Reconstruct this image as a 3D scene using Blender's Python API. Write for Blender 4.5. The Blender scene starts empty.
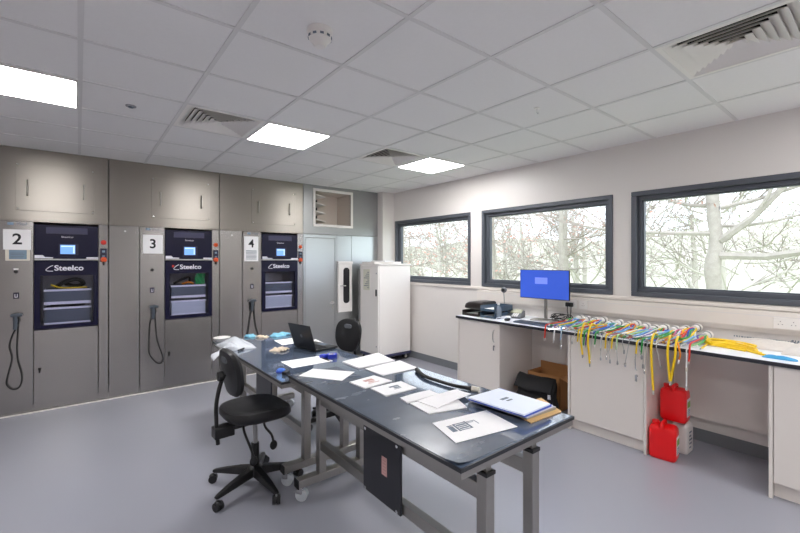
import bpy, bmesh, math, random
from mathutils import Vector, Matrix, Euler
PI = math.pi
rnd = random.Random(7)
SC = bpy.context.scene
COL = SC.collection

# ------------------------------------------------------------------ camera model (800x533)
FPX, CX, CY, YAW, CAMZ = 402.55, 400.0, 260.36, 0.6742, 1.558
def at(px, py, z=0.0):
    d = Vector((math.sin(YAW), math.cos(YAW), 0)) + Vector((math.cos(YAW), -math.sin(YAW), 0)) * ((px - CX) / FPX)
    d.z = -(py - CY) / FPX
    t = (z - CAMZ) / d.z
    return Vector((d.x * t, d.y * t, z))

# ------------------------------------------------------------------ materials
MATS = {}
def srgb(h):
    h = h.lstrip('#')
    c = [int(h[i:i + 2], 16) / 255 for i in (0, 2, 4)]
    return tuple(((v + 0.055) / 1.055) ** 2.4 if v > 0.04045 else v / 12.92 for v in c) + (1,)
def mat(name, col, rough=0.5, metal=0.0, var=0.0, scale=8.0, stretch=(1, 1, 1), bump=0.0, rvar=0.0, emit=0.0, spec=None, coat=0.0, alpha=1.0, trans=0.0, aniso=0.0, bscale=None, detail=4):
    if name in MATS: return MATS[name]
    m = bpy.data.materials.new(name); m.use_nodes = True; MATS[name] = m
    nt = m.node_tree; N = nt.nodes; L = nt.links
    b = N['Principled BSDF']
    c = srgb(col) if isinstance(col, str) else tuple(col) + (1,)
    b.inputs['Base Color'].default_value = c
    b.inputs['Roughness'].default_value = rough
    b.inputs['Metallic'].default_value = metal
    if spec is not None: b.inputs['Specular IOR Level'].default_value = spec
    b.inputs['Coat Weight'].default_value = coat
    b.inputs['Transmission Weight'].default_value = trans
    b.inputs['Alpha'].default_value = alpha
    if aniso:
        b.inputs['Anisotropic'].default_value = aniso
        tg = N.new('ShaderNodeTangent'); tg.direction_type = 'RADIAL'; tg.axis = 'Z'; b.inputs['Anisotropic Rotation'].default_value = 0.25
        L.new(tg.outputs[0], b.inputs['Tangent'])
    if emit:
        b.inputs['Emission Color'].default_value = c; b.inputs['Emission Strength'].default_value = emit
    if var or bump or rvar:
        tc = N.new('ShaderNodeTexCoord'); mp = N.new('ShaderNodeMapping'); mp.inputs['Scale'].default_value = stretch
        L.new(tc.outputs['Object'], mp.inputs['Vector'])
        nz = N.new('ShaderNodeTexNoise'); nz.inputs['Scale'].default_value = scale; nz.inputs['Detail'].default_value = detail
        L.new(mp.outputs[0], nz.inputs['Vector'])
        if var:
            mx = N.new('ShaderNodeMix'); mx.data_type = 'RGBA'
            mx.inputs[6].default_value = tuple(max(0, v * (1 - var)) for v in c[:3]) + (1,)
            mx.inputs[7].default_value = tuple(min(1, v * (1 + var)) for v in c[:3]) + (1,)
            L.new(nz.outputs['Fac'], mx.inputs[0]); L.new(mx.outputs[2], b.inputs['Base Color'])
        if rvar:
            mr = N.new('ShaderNodeMapRange')
            mr.inputs[1].default_value = 0.3; mr.inputs[2].default_value = 0.7
            mr.inputs[3].default_value = max(0, rough - rvar); mr.inputs[4].default_value = min(1, rough + rvar)
            L.new(nz.outputs['Fac'], mr.inputs[0]); L.new(mr.outputs[0], b.inputs['Roughness'])
        if bump:
            nb = nz
            if bscale:
                nb = N.new('ShaderNodeTexNoise'); nb.inputs['Scale'].default_value = bscale; L.new(mp.outputs[0], nb.inputs['Vector'])
            bp = N.new('ShaderNodeBump'); bp.inputs['Strength'].default_value = bump; bp.inputs['Distance'].default_value = 0.01
            L.new(nb.outputs['Fac'], bp.inputs['Height']); L.new(bp.outputs[0], b.inputs['Normal'])
    return m

def glass_mat(name, tint, gloss, rough=0.0):
    m = bpy.data.materials.new(name); m.use_nodes = True; MATS[name] = m
    nt = m.node_tree; N = nt.nodes; L = nt.links; N.clear()
    o = N.new('ShaderNodeOutputMaterial'); t = N.new('ShaderNodeBsdfTransparent'); g = N.new('ShaderNodeBsdfGlossy'); mx = N.new('ShaderNodeMixShader')
    fr = N.new('ShaderNodeFresnel'); fr.inputs[0].default_value = gloss
    t.inputs[0].default_value = tint; g.inputs['Roughness'].default_value = rough
    ge = N.new('ShaderNodeNewGeometry'); mu = N.new('ShaderNodeMath'); mu.operation = 'SUBTRACT'; mu.use_clamp = True
    L.new(fr.outputs[0], mu.inputs[0]); L.new(ge.outputs['Backfacing'], mu.inputs[1]); L.new(mu.outputs[0], mx.inputs[0]); L.new(t.outputs[0], mx.inputs[1]); L.new(g.outputs[0], mx.inputs[2]); L.new(mx.outputs[0], o.inputs[0])
    return m

STEEL = mat('brushed_steel', (0.37, 0.355, 0.345), 0.25, 1.0, var=0.03, scale=1.2, stretch=(.15, 1, 120), aniso=0.75, detail=1)
STEEL_UP = mat('brushed_steel_cladding', (0.33, 0.305, 0.275), 0.33, 1.0, var=0.03, scale=1.2, stretch=(.15, 1, 120), aniso=0.75, detail=1)
STEEL_PALE = mat('satin_grey_panel', (0.50, 0.52, 0.53), 0.3, 0.95, var=0.03, scale=4, stretch=(1, 1, 30), aniso=0.4)
STEEL_DULL = mat('dull_grey_metal', (0.36, 0.365, 0.37), 0.38, 0.8, var=0.05, scale=4)
FRAME = mat('satin_steel_tube', (0.40, 0.385, 0.36), 0.34, 1.0, var=0.05, scale=20, rvar=0.05)
CHROME = mat('polished_chrome', (0.8, 0.8, 0.8), 0.15, 1.0)
NAVY = mat('navy_enamel', '#0d0c2b', 0.3, 0.0, spec=0.3)
NAVY_D = mat('navy_trim', '#131233', 0.35)
HEADSTRIP = mat('smoked_strip', '#3b3a58', 0.3)
WHITE = mat('white_paint', '#ece8e4', 0.4)
LAMINATE = mat('white_laminate', '#e6dfd9', 0.35, var=0.01, scale=3)
WALLP = mat('wall_paint', '#e2ddd9', 0.38, var=0.012, scale=2.0, bump=0.015, bscale=60)
CEILM = mat('mineral_ceiling_tile', '#eceaea', 0.9, var=0.02, scale=40, bump=0.03)
TBAR = mat('ceiling_tee', '#dddbdb', 0.7)
FLOORM = mat('vinyl_floor', '#9b9ca6', 0.27, var=0.02, scale=1.3, bump=0.01, bscale=140, spec=0.5)
SKIRT = mat('grey_vinyl_skirting', '#787b80', 0.4)
ALU = mat('anthracite_frame', '#5a5e66', 0.38, 0.2)
BLACKP = mat('black_plastic', '#141416', 0.4)
BLACKR = mat('black_rubber', '#1c1c1e', 0.55)
BLACKPU = mat('black_moulded_foam', '#17171a', 0.42, bump=0.05, scale=90)
FABRIC = mat('black_nylon', '#141417', 0.75, bump=0.2, scale=60)
TABLE = mat('slate_table_top', '#525f73', 0.09, 0.0, coat=0.5, var=0.10, scale=5, rvar=0.02, spec=0.9, stretch=(1, 2.2, 1), detail=8)
RUBMAT = mat('black_table_mat', '#24262b', 0.6)
CHIP = mat('raw_board', '#c7b8a4', 0.7, var=0.08, scale=60)
PAPER = mat('white_paper', '#f2f1f2', 0.8)
PAPER2 = mat('cream_paper', '#f0eef0', 0.8)
INK = mat('grey_ink', '#6d7785', 0.8)
INK_R = mat('red_ink', '#c49a94', 0.8)
INK_B = mat('black_ink', '#1d1d22', 0.8)
LAMP = mat('light_diffuser', (1, 0.985, 0.98), 0.4, emit=19.0)
SCREEN = mat('washer_screen', '#6f9fe6', 0.2, emit=.5)
SCREEN_W = mat('washer_screen_text', '#bcd6f6', 0.2, emit=.5)
MON = mat('monitor_blue', '#3352b8', 0.2, emit=0.42)
MON_L = mat('monitor_window', '#6f83e6', 0.2, emit=0.4)
LOGO = mat('logo_white', '#e6e6f0', 0.4)
ORANGE = mat('orange_knob', '#d9501c', 0.35)
REDB = mat('red_button', '#d32a1c', 0.35)
CREAM = mat('cream_plastic', '#d8d2c4', 0.45)
LCD = mat('blue_grey_lcd', '#7e94a6', 0.2)
RED_HDPE = mat('red_plastic_can', '#ea1219', 0.35, var=0.03)
WHITE_HDPE = mat('white_plastic_can', '#dcd9d6', 0.4)
GREEN_L = mat('green_label', '#7fb03e', 0.5)
CARD = mat('cardboard', '#b07c4c', 0.8, var=0.06, scale=12)
KRAFT = mat('kraft_envelope', '#d5b07a', 0.75)
BLUE_F = mat('blue_folder', '#3f62d0', 0.35)
BLUE_P = mat('pale_blue_plastic', '#e4ebfa', 0.3)
BLUE_T = mat('blue_tape', '#2436b8', 0.3)
GLOVE = mat('pale_blue_nitrile', '#7fc0d8', 0.5)
LATEX = mat('cream_latex', '#dccab2', 0.55)
FILM = mat('crumpled_clear_film', '#e8ecf2', 0.25, bump=0.5, scale=25, alpha=0.55)
TCOL = {
    'yellow': mat('yellow_tubing', '#f2cb12', 0.4), 'red': mat('red_tubing', '#d8331f', 0.4), 'green': mat('green_tubing', '#2f9d4a', 0.4),
    'blue': mat('blue_tubing', '#2b55c8', 0.4), 'sky': mat('sky_tubing', '#7db8e8', 0.4), 'white': mat('white_tubing', '#ecebea', 0.4),
    'purple': mat('purple_tubing', '#6a4aa8', 0.4), 'orange': mat('orange_tubing', '#ec8a1c', 0.4), 'lime': mat('pale_green_tubing', '#a9d48c', 0.4),
    'clear': mat('clear_grey_tubing', '#b9b8b6', 0.25), 'pink': mat('pink_tubing', '#cc6a8c', 0.4)}
PANE = glass_mat('window_glass', (0.97, 0.985, 1, 1), 1.35)
DARKGLASS = glass_mat('tinted_door_glass', (0.85, 0.86, 0.93, 1), 1.4)
BARK = mat('haze_paled_bark', '#a59e96', 0.9, var=0.3, scale=9, bump=0.6)  # bark colour paled to stand in for outdoor glare and haze
TWIG = mat('haze_paled_twig', '#9c938c', 0.9)  # twigs paled too, the haze is part of the colour
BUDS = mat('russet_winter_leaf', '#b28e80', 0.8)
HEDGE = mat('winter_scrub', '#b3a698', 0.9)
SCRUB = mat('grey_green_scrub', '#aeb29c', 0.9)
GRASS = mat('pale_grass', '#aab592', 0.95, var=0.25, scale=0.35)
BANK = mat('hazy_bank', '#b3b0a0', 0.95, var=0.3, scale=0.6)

# ------------------------------------------------------------------ mesh builder
class B:
    def __init__(s): s.v = []; s.f = []
    def add(s, vs, fs):
        o = len(s.v); s.v += [Vector(v) for v in vs]; s.f += [tuple(i + o for i in f) for f in fs]; return s
    def box(s, lo, hi, M=None):
        x0, y0, z0 = lo; x1, y1, z1 = hi
        vs = [Vector(p) for p in ((x0, y0, z0), (x1, y0, z0), (x1, y1, z0), (x0, y1, z0), (x0, y0, z1), (x1, y0, z1), (x1, y1, z1), (x0, y1, z1))]
        if M is not None: vs = [M @ v for v in vs]
        return s.add(vs, [(0, 3, 2, 1), (4, 5, 6, 7), (0, 1, 5, 4), (1, 2, 6, 5), (2, 3, 7, 6), (3, 0, 4, 7)])
    def cb(s, c, size, rz=0, M=None):
        h = [v / 2 for v in size]
        T = Matrix.Translation(c) @ (Matrix.Rotation(rz, 4, 'Z') if M is None else M)
        return s.box([-v for v in h], h, T)
    def ring(s, pts_list, cap=True, closed=False):
        n = len(pts_list[0]); vs = []; fs = []
        for p in pts_list: vs += p
        m = len(pts_list)
        for i in range(m if closed else m - 1):
            a = i * n; b2 = ((i + 1) % m) * n
            for k in range(n): fs.append((a + k, a + (k + 1) % n, b2 + (k + 1) % n, b2 + k))
        if cap and not closed: fs.append(tuple(range(n - 1, -1, -1))); fs.append(tuple(range((m - 1) * n, m * n)))
        return s.add(vs, fs)
    def tube(s, pts, r, seg=8, smooth=0, cap=True):
        P = [Vector(p) for p in pts]
        if smooth: P = spline(P, smooth)
        rs = r if isinstance(r, (list, tuple)) else None
        if rs and len(rs) != len(P):
            k = (len(P) - 1)
            rs = [rs[min(len(rs) - 2, int(i / k * (len(rs) - 1)))] * (1 - (i / k * (len(rs) - 1) - min(len(rs) - 2, int(i / k * (len(rs) - 1))))) + rs[min(len(rs) - 2, int(i / k * (len(rs) - 1))) + 1] * (i / k * (len(rs) - 1) - min(len(rs) - 2, int(i / k * (len(rs) - 1)))) for i in range(len(P))]
        rings = []; u = None
        for i, p in enumerate(P):
            t = (P[min(i + 1, len(P) - 1)] - P[max(i - 1, 0)])
            t = t.normalized() if t.length > 1e-9 else Vector((0, 0, 1))
            if u is None:
                u = t.cross(Vector((0, 0, 1)) if abs(t.z) < 0.9 else Vector((1, 0, 0))).normalized()
            else:
                u = (u - t * u.dot(t)); u = u.normalized() if u.length > 1e-6 else t.orthogonal().normalized()
            w = t.cross(u); rr = rs[i] if rs else r
            rings.append([p + u * (rr * math.cos(2 * PI * k / seg)) + w * (rr * math.sin(2 * PI * k / seg)) for k in range(seg)])
        return s.ring(rings, cap)
    def cyl(s, p0, p1, r, seg=20, r2=None): return s.tube([p0, p1], [r, r if r2 is None else r2], seg)
    def lathe(s, prof, c=(0, 0, 0), seg=24, M=None):
        c = Vector(c); rings = []
        for r, z in prof:
            ps = [Vector((r * math.cos(2 * PI * k / seg), r * math.sin(2 * PI * k / seg), z)) for k in range(seg)]
            rings.append([c + (M @ p if M is not None else p) for p in ps])
        return s.ring(rings, True)
    def ball(s, c, r, sc=(1, 1, 1), seg=16, M=None):
        prof = [(max(1e-4, r * math.sin(PI * k / 10)), -r * math.cos(PI * k / 10)) for k in range(11)]
        S = Matrix.Diagonal(sc).to_4x4()
        return s.lathe(prof, c, seg, (M @ S) if M is not None else S)
    def prism(s, poly, z0, z1, M=None):
        lo = [Vector((x, y, z0)) for x, y in poly]; hi = [Vector((x, y, z1)) for x, y in poly]
        if M is not None: lo = [M @ v for v in lo]; hi = [M @ v for v in hi]
        return s.ring([lo, hi], True)
    def grid(s, fn, nu, nv, thick=0.0):
        top = [fn(i / nu, j / nv) for j in range(nv + 1) for i in range(nu + 1)]
        f = [(j * (nu + 1) + i, j * (nu + 1) + i + 1, (j + 1) * (nu + 1) + i + 1, (j + 1) * (nu + 1) + i) for j in range(nv) for i in range(nu)]
        if not thick: return s.add(top, f)
        n = len(top); bot = [Vector(p) - Vector((0, 0, thick)) for p in top]
        fs = f + [tuple(n + k for k in reversed(q)) for q in f]
        b = [i for i in range(nu + 1)] + [j * (nu + 1) + nu for j in range(1, nu + 1 if False else nv + 1)] + [nv * (nu + 1) + i for i in range(nu - 1, -1, -1)] + [j * (nu + 1) for j in range(nv - 1, 0, -1)]
        for k in range(len(b)):
            a, c = b[k], b[(k + 1) % len(b)]; fs.append((c, a, n + a, n + c))
        return s.add(top + bot, fs)

def spline(P, n):
    out = []; m = len(P)
    for i in range(m - 1):
        p0, p1, p2, p3 = P[max(i - 1, 0)], P[i], P[i + 1], P[min(i + 2, m - 1)]
        for k in range(n):
            t = k / n
            out.append(0.5 * ((2 * p1) + (p2 - p0) * t + (2 * p0 - 5 * p1 + 4 * p2 - p3) * t * t + (3 * p1 - p0 - 3 * p2 + p3) * t ** 3))
    out.append(P[-1].copy()); return out

def rrect(w, h, r, n=5, cx=0, cy=0):
    pts = []
    for sx, sy, a0 in ((1, 1, 0), (-1, 1, 90), (-1, -1, 180), (1, -1, 270)):
        for k in range(n + 1):
            a = math.radians(a0 + 90 * k / n)
            pts.append((cx + sx * (w / 2 - r) + r * math.cos(a), cy + sy * (h / 2 - r) + r * math.sin(a)))
    return pts

def obj(name, b, m, parent=None, bevel=0.0, smooth=False, sub=0):
    me = bpy.data.meshes.new(name)
    me.from_pydata([v[:] for v in b.v], [], b.f); me.materials.append(m)
    bm = bmesh.new(); bm.from_mesh(me); bmesh.ops.recalc_face_normals(bm, faces=bm.faces); bm.to_mesh(me); bm.free()
    if smooth:
        me.polygons.foreach_set('use_smooth', [True] * len(me.polygons))
        me.set_sharp_from_angle(angle=math.radians(40))
    o = bpy.data.objects.new(name, me); COL.objects.link(o)
    if parent is not None: o.parent = parent
    if bevel:
        md = o.modifiers.new('bevel', 'BEVEL'); md.width = bevel; md.segments = 2; md.limit_method = 'ANGLE'; md.angle_limit = math.radians(50)
    if sub:
        md = o.modifiers.new('sub', 'SUBSURF'); md.levels = sub; md.render_levels = sub
    return o
def tag(o, label, cat, group=None):
    o['label'] = label; o['category'] = cat
    if group: o['group'] = group
    return o
def thing(name, label, cat, loc=(0, 0, 0), rz=0.0, group=None):
    o = bpy.data.objects.new(name, None); COL.objects.link(o); o.empty_display_size = 0.05
    o.location = loc; o.rotation_euler = (0, 0, rz)
    return tag(o, label, cat, group)
def struct(name, b, m, parent=None, bevel=0, smooth=False):
    o = obj(name, b, m, parent, bevel, smooth)
    if parent is None: o['kind'] = 'structure'
    return o
def dup(root, loc, rz, label, group=None):
    r = root.copy(); COL.objects.link(r); r.location = loc; r.rotation_euler = (0, 0, rz); r['label'] = label
    if group: r['group'] = group
    for ch in list(root.children):
        c = ch.copy(); COL.objects.link(c); c.parent = r
        for g in list(ch.children):
            d = g.copy(); COL.objects.link(d); d.parent = c
    return r
def text(name, body, size, m, parent, loc, rot, extrude=0.0008, sx=1.0, bold=0.0):
    cu = bpy.data.curves.new(name, 'FONT'); cu.body = body; cu.size = size; cu.align_x = 'CENTER'; cu.align_y = 'CENTER'; cu.extrude = extrude; cu.offset = bold
    t = bpy.data.objects.new(name + '_tmp', cu); COL.objects.link(t)
    bpy.context.view_layer.update()
    me = bpy.data.meshes.new_from_object(t.evaluated_get(bpy.context.evaluated_depsgraph_get()))
    bpy.data.objects.remove(t); bpy.data.curves.remove(cu)
    me.materials.clear(); me.materials.append(m)
    o = bpy.data.objects.new(name, me); COL.objects.link(o); o.parent = parent
    o.location = loc; o.rotation_euler = rot; o.scale = (sx, 1, 1)
    return o
FRONT = (PI / 2, 0, 0)      # text standing upright, read from -Y

# ================================================================== THE ROOM
WX, WY, FY, CH = 4.196, 5.5585, 6.25, 2.698
LX, NY = -2.3, -2.8
GX0, GY0, GX, GY = -0.591, 0.848, 0.6, 0.5994

struct('floor', B().box((LX, NY, -0.1), (WX + 0.3, FY, 0)), FLOORM)
LIGHTS = [(0, 4), (3, 4), (6, 4), (0, -3), (3, -3), (6, -3)]  # second row is unseen, added behind the viewer to brighten the room
DIFFS = [(2, 4), (5, 4), (5, -1)]
cb = B()
ix0 = math.floor((LX - GX0) / GX); jx0 = math.floor((NY - GY0) / GY)
def cl(v, a, b): return max(a, min(b, v))
for i in range(ix0, 9):
    for j in range(jx0, 10):
        if (i, j) in DIFFS: continue
        x0, x1 = cl(GX0 + i * GX, LX - .2, WX + .3), cl(GX0 + (i + 1) * GX, LX - .2, WX + .3)
        y0, y1 = cl(GY0 + j * GY, NY - .2, FY + .1), cl(GY0 + (j + 1) * GY, NY - .2, FY + .1)
        if x1 - x0 < .001 or y1 - y0 < .001: continue
        cb.box((x0, y0, CH), (x1, y1, CH + 0.04))
struct('ceiling', cb, CEILM)
tb = B()
for i in range(ix0, 8):
    x = GX0 + i * GX
    if LX < x < WX: tb.box((x - .012, NY, CH - .005), (x + .012, FY, CH + .001))
for j in range(jx0, 10):
    y = GY0 + j * GY
    if NY < y < FY: tb.box((LX, y - .012, CH - .0045), (WX, y + .012, CH + .001))
struct('trim_1', tb, TBAR)

# right wall with three openings
WZ0, WZ1 = 1.213, 2.2186
WINS = [(3.700, 5.375), (1.823, 3.503), (-0.03, 1.650)]
wb = B()
wb.box((WX, NY, 0), (WX + .13, FY, WZ0)); wb.box((WX, NY, WZ1), (WX + .13, FY, CH + .04))
ys = [NY, -0.03, 1.65, 1.823, 3.503, 3.70, 5.375, FY]
for k in range(0, 8, 2): wb.box((WX, ys[k], WZ0), (WX + .13, ys[k + 1], WZ1))
struct('wall_right', wb, WALLP)
struct('wall_far', B().box((LX - .2, FY, 0), (WX + .3, FY + .15, CH + .04)), WALLP)
struct('wall_left', B().box((LX - .2, NY - .2, 0), (LX, FY, CH + .04)), WALLP)
struct('wall_near', B().box((LX, NY - .2, 0), (WX + .3, NY, CH + .04)), WALLP)
struct('trim_2', B().box((3.955, 5.41, 0), (WX, WY + .002, CH)), WALLP, bevel=.004)
struct('baseboard_right', B().box((WX - .006, NY, 0), (WX, 5.41, 0.105)), SKIRT, bevel=.002)
struct('baseboard_far', B().box((LX, WY - .012, 0), (3.955, WY - .001, 0.012)), WHITE)
def frame_b(b, y0, y1, z0, z1, w, x0, x1):
    b.box((x0, y0, z0), (x1, y1, z0 + w)); b.box((x0, y0, z1 - w), (x1, y1, z1))
    b.box((x0, y0, z0 + w), (x1, y0 + w, z1 - w)); b.box((x0, y1 - w, z0 + w), (x1, y1, z1 - w)); return b
for n, (y0, y1) in enumerate(WINS):
    w = struct('window_%d' % (n + 1), frame_b(B(), y0, y1, WZ0, WZ1, .045, WX - .012, WX + .10), ALU, bevel=.004)
    obj('sash', frame_b(B(), y0 + .045, y1 - .045, WZ0 + .045, WZ1 - .045, .038, WX + .03, WX + .09), ALU, w, bevel=.003)
    obj('bead', frame_b(B(), y0 + .083, y1 - .083, WZ0 + .083, WZ1 - .083, .012, WX + .045, WX + .09), ALU, w)
    obj('pane', B().box((WX + .068, y0 + .09, WZ0 + .09), (WX + .070, y1 - .09, WZ1 - .09)), PANE, w)
struct('trim_3', B().box((WX - .022, NY, 1.172), (WX, 5.37, 1.205)), LAMINATE, bevel=.004)

# dado trunking along the right wall
tr = thing('dado_trunking', 'long cream cable trunking fixed along the wall under the windows', 'trunking', (WX, 1.5, 1.0))
obj('trunking_body', B().box((-.05, -4.2, .03), (0, 2.05, .165)), LAMINATE, tr, bevel=.006)
obj('trunking_base', B().prism([(-.05, .03), (-.03, -.005), (0, -.005), (0, .03)], -4.2, 2.05, Matrix(((1, 0, 0, 0), (0, 0, 1, 0), (0, 1, 0, 0), (0, 0, 0, 1)))), LAMINATE, tr)
obj('lid_seam', B().box((-.052, -4.2, .128), (-.049, 2.05, .132)), TBAR, tr)
def socket(y, z, label, w=.15):
    s = thing('wall_socket', label, 'socket', (WX - .05, y, z), 0)
    obj('faceplate', B().box((-.009, -w / 2, -.043), (0, w / 2, .043)), WHITE, s, bevel=.003)
    hb = B()
    for oy in ((-.036, .036) if w > .1 else (0,)):
        for a, b2, hw, hh in ((0, .014, .004, .007), (-.011, -.008, .006, .004), (.011, -.008, .006, .004)):
            hb.box((-.0098, oy + a - hw / 2, b2 - hh / 2), (-.0085, oy + a + hw / 2, b2 + hh / 2))
    obj('socket_holes', hb, INK_B, s)
    for oy in ((-.056, .056) if w > .1 else (.028,)):
        obj('switch', B().box((-.012, oy - .006, .008), (-.009, oy + .006, .024)), WHITE, s, bevel=.001)
socket(0.545, 1.083, 'white double wall socket at the right end of the trunking, nothing plugged in')
socket(2.10, 1.09, 'white wall socket on the trunking right of the black plugs', .09)
socket(2.245, 1.09, 'white double wall socket holding two black plugs behind the monitor')

# ------------------------------------------------------------------ ceiling fittings
LL = {(0, 4): 'square lit ceiling panel at the left, above the washer marked 2', (3, 4): 'square lit ceiling panel in the middle, over the far table',
      (6, 4): 'square lit ceiling panel nearest the window wall'}
for (i, j) in LIGHTS:
    x, y = GX0 + i * GX, GY0 + j * GY
    t = thing('ceiling_light', LL.get((i, j), 'added unseen square ceiling panel behind the viewer, column %d' % (i // 3)), 'ceiling light', (x + GX / 2, y + GY / 2, CH), 0, 'lit ceiling panels')
    fb = B(); a = .288
    for s0, s1 in (((-a, -a), (a, -a + .01)), ((-a, a - .01), (a, a)), ((-a, -a + .01), (-a + .01, a - .01)), ((a - .01, -a + .01), (a, a - .01))):
        fb.box((s0[0], s0[1], -.012), (s1[0], s1[1], 0))
    obj('light_frame', fb, WHITE, t)
    obj('diffuser', B().box((-a + .01, -a + .01, -.010), (a - .01, a - .01, -.002)), LAMP, t)
DL = {(2, 4): 'square louvred ceiling air diffuser left of the middle lit panel', (5, 4): 'square louvred ceiling air diffuser next to the lit panel nearest the windows',
      (5, -1): 'large white louvred ceiling air diffuser above the right hand window'}
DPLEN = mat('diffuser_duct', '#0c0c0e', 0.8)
for (i, j) in DIFFS:
    x, y = GX0 + i * GX + GX / 2, GY0 + j * GY + GY / 2
    t = thing('air_diffuser', DL[(i, j)], 'air vent', (x, y, CH), 0, 'ceiling air diffusers')
    fb = B(); a = .288; b2 = .262
    for lo, hi in (((-a, -a), (a, -b2)), ((-a, b2), (a, a)), ((-a, -b2), (-b2, b2)), ((b2, -b2), (a, b2))):
        fb.box((lo[0], lo[1], -.006), (hi[0], hi[1], .0))
    obj('flange', fb, WHITE, t)
    for k in range(7):
        r0 = .262 - k * .037; r1 = max(r0 - .046, .004); z0, z1 = -.004, .024
        q = B()
        lo = [Vector((sx * r0, sy * r0, z0)) for sx, sy in ((-1, -1), (1, -1), (1, 1), (-1, 1))]
        hi = [Vector((sx * r1, sy * r1, z1)) for sx, sy in ((-1, -1), (1, -1), (1, 1), (-1, 1))]
        lo2 = [v + Vector((0, 0, .003)) for v in lo]; hi2 = [v + Vector((0, 0, .003)) for v in hi]
        q.ring([lo, hi, hi2, lo2], cap=False, closed=True)
        obj('blade', q, WHITE, t)
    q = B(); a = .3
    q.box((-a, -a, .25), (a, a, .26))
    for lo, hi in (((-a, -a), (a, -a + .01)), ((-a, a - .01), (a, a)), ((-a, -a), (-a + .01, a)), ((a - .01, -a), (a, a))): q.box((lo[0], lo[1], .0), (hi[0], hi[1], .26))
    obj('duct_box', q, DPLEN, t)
p = at(320, 32, 2.69)
t = thing('smoke_detector', 'round white smoke detector on the ceiling near the top centre', 'smoke detector', (p.x, p.y, CH)); t.scale = (1.25, 1.25, 1.25)
obj('base', B().lathe([(.05, 0), (.05, -.012), (.045, -.018)]), WHITE, t, smooth=True)
obj('detector_body', B().lathe([(.043, -.018), (.046, -.024), (.044, -.038), (.032, -.045), (.026, -.06), (.02, -.066), (.001, -.067)]), WHITE, t, smooth=True)
sb = B()
for k in range(10):
    a = 2 * PI * k / 10; sb.cb((.0448 * math.cos(a), .0448 * math.sin(a), -.031), (.004, .014, .008), a)
obj('smoke_slots', sb, INK, t)
p = at(131, 107, 2.69)
t = thing('presence_sensor', 'small grey disc sensor on a ceiling tile at upper left', 'sensor', (p.x, p.y, CH))
obj('sensor_plate', B().lathe([(.035, 0), (.033, -.006), (.001, -.007)]), mat('sensor_grey', '#8c8c90', .5), t, smooth=True)
obj('sensor_lens', B().lathe([(.018, -.006), (.015, -.014), (.001, -.016)]), INK, t, smooth=True)
p = at(537, 109, 2.69)
t = thing('ceiling_hook', 'tiny white hook on a ceiling tile above the middle window', 'hook', (p.x, p.y, CH))
obj('rosette', B().lathe([(.02, 0), (.018, -.005), (.001, -.006)]), WHITE, t, smooth=True)
obj('hook_wire', B().tube([(0, 0, -.005), (0, 0, -.03), (.012, 0, -.042), (.02, 0, -.03)], .003, 8, 4), CHROME, t, smooth=True)

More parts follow.
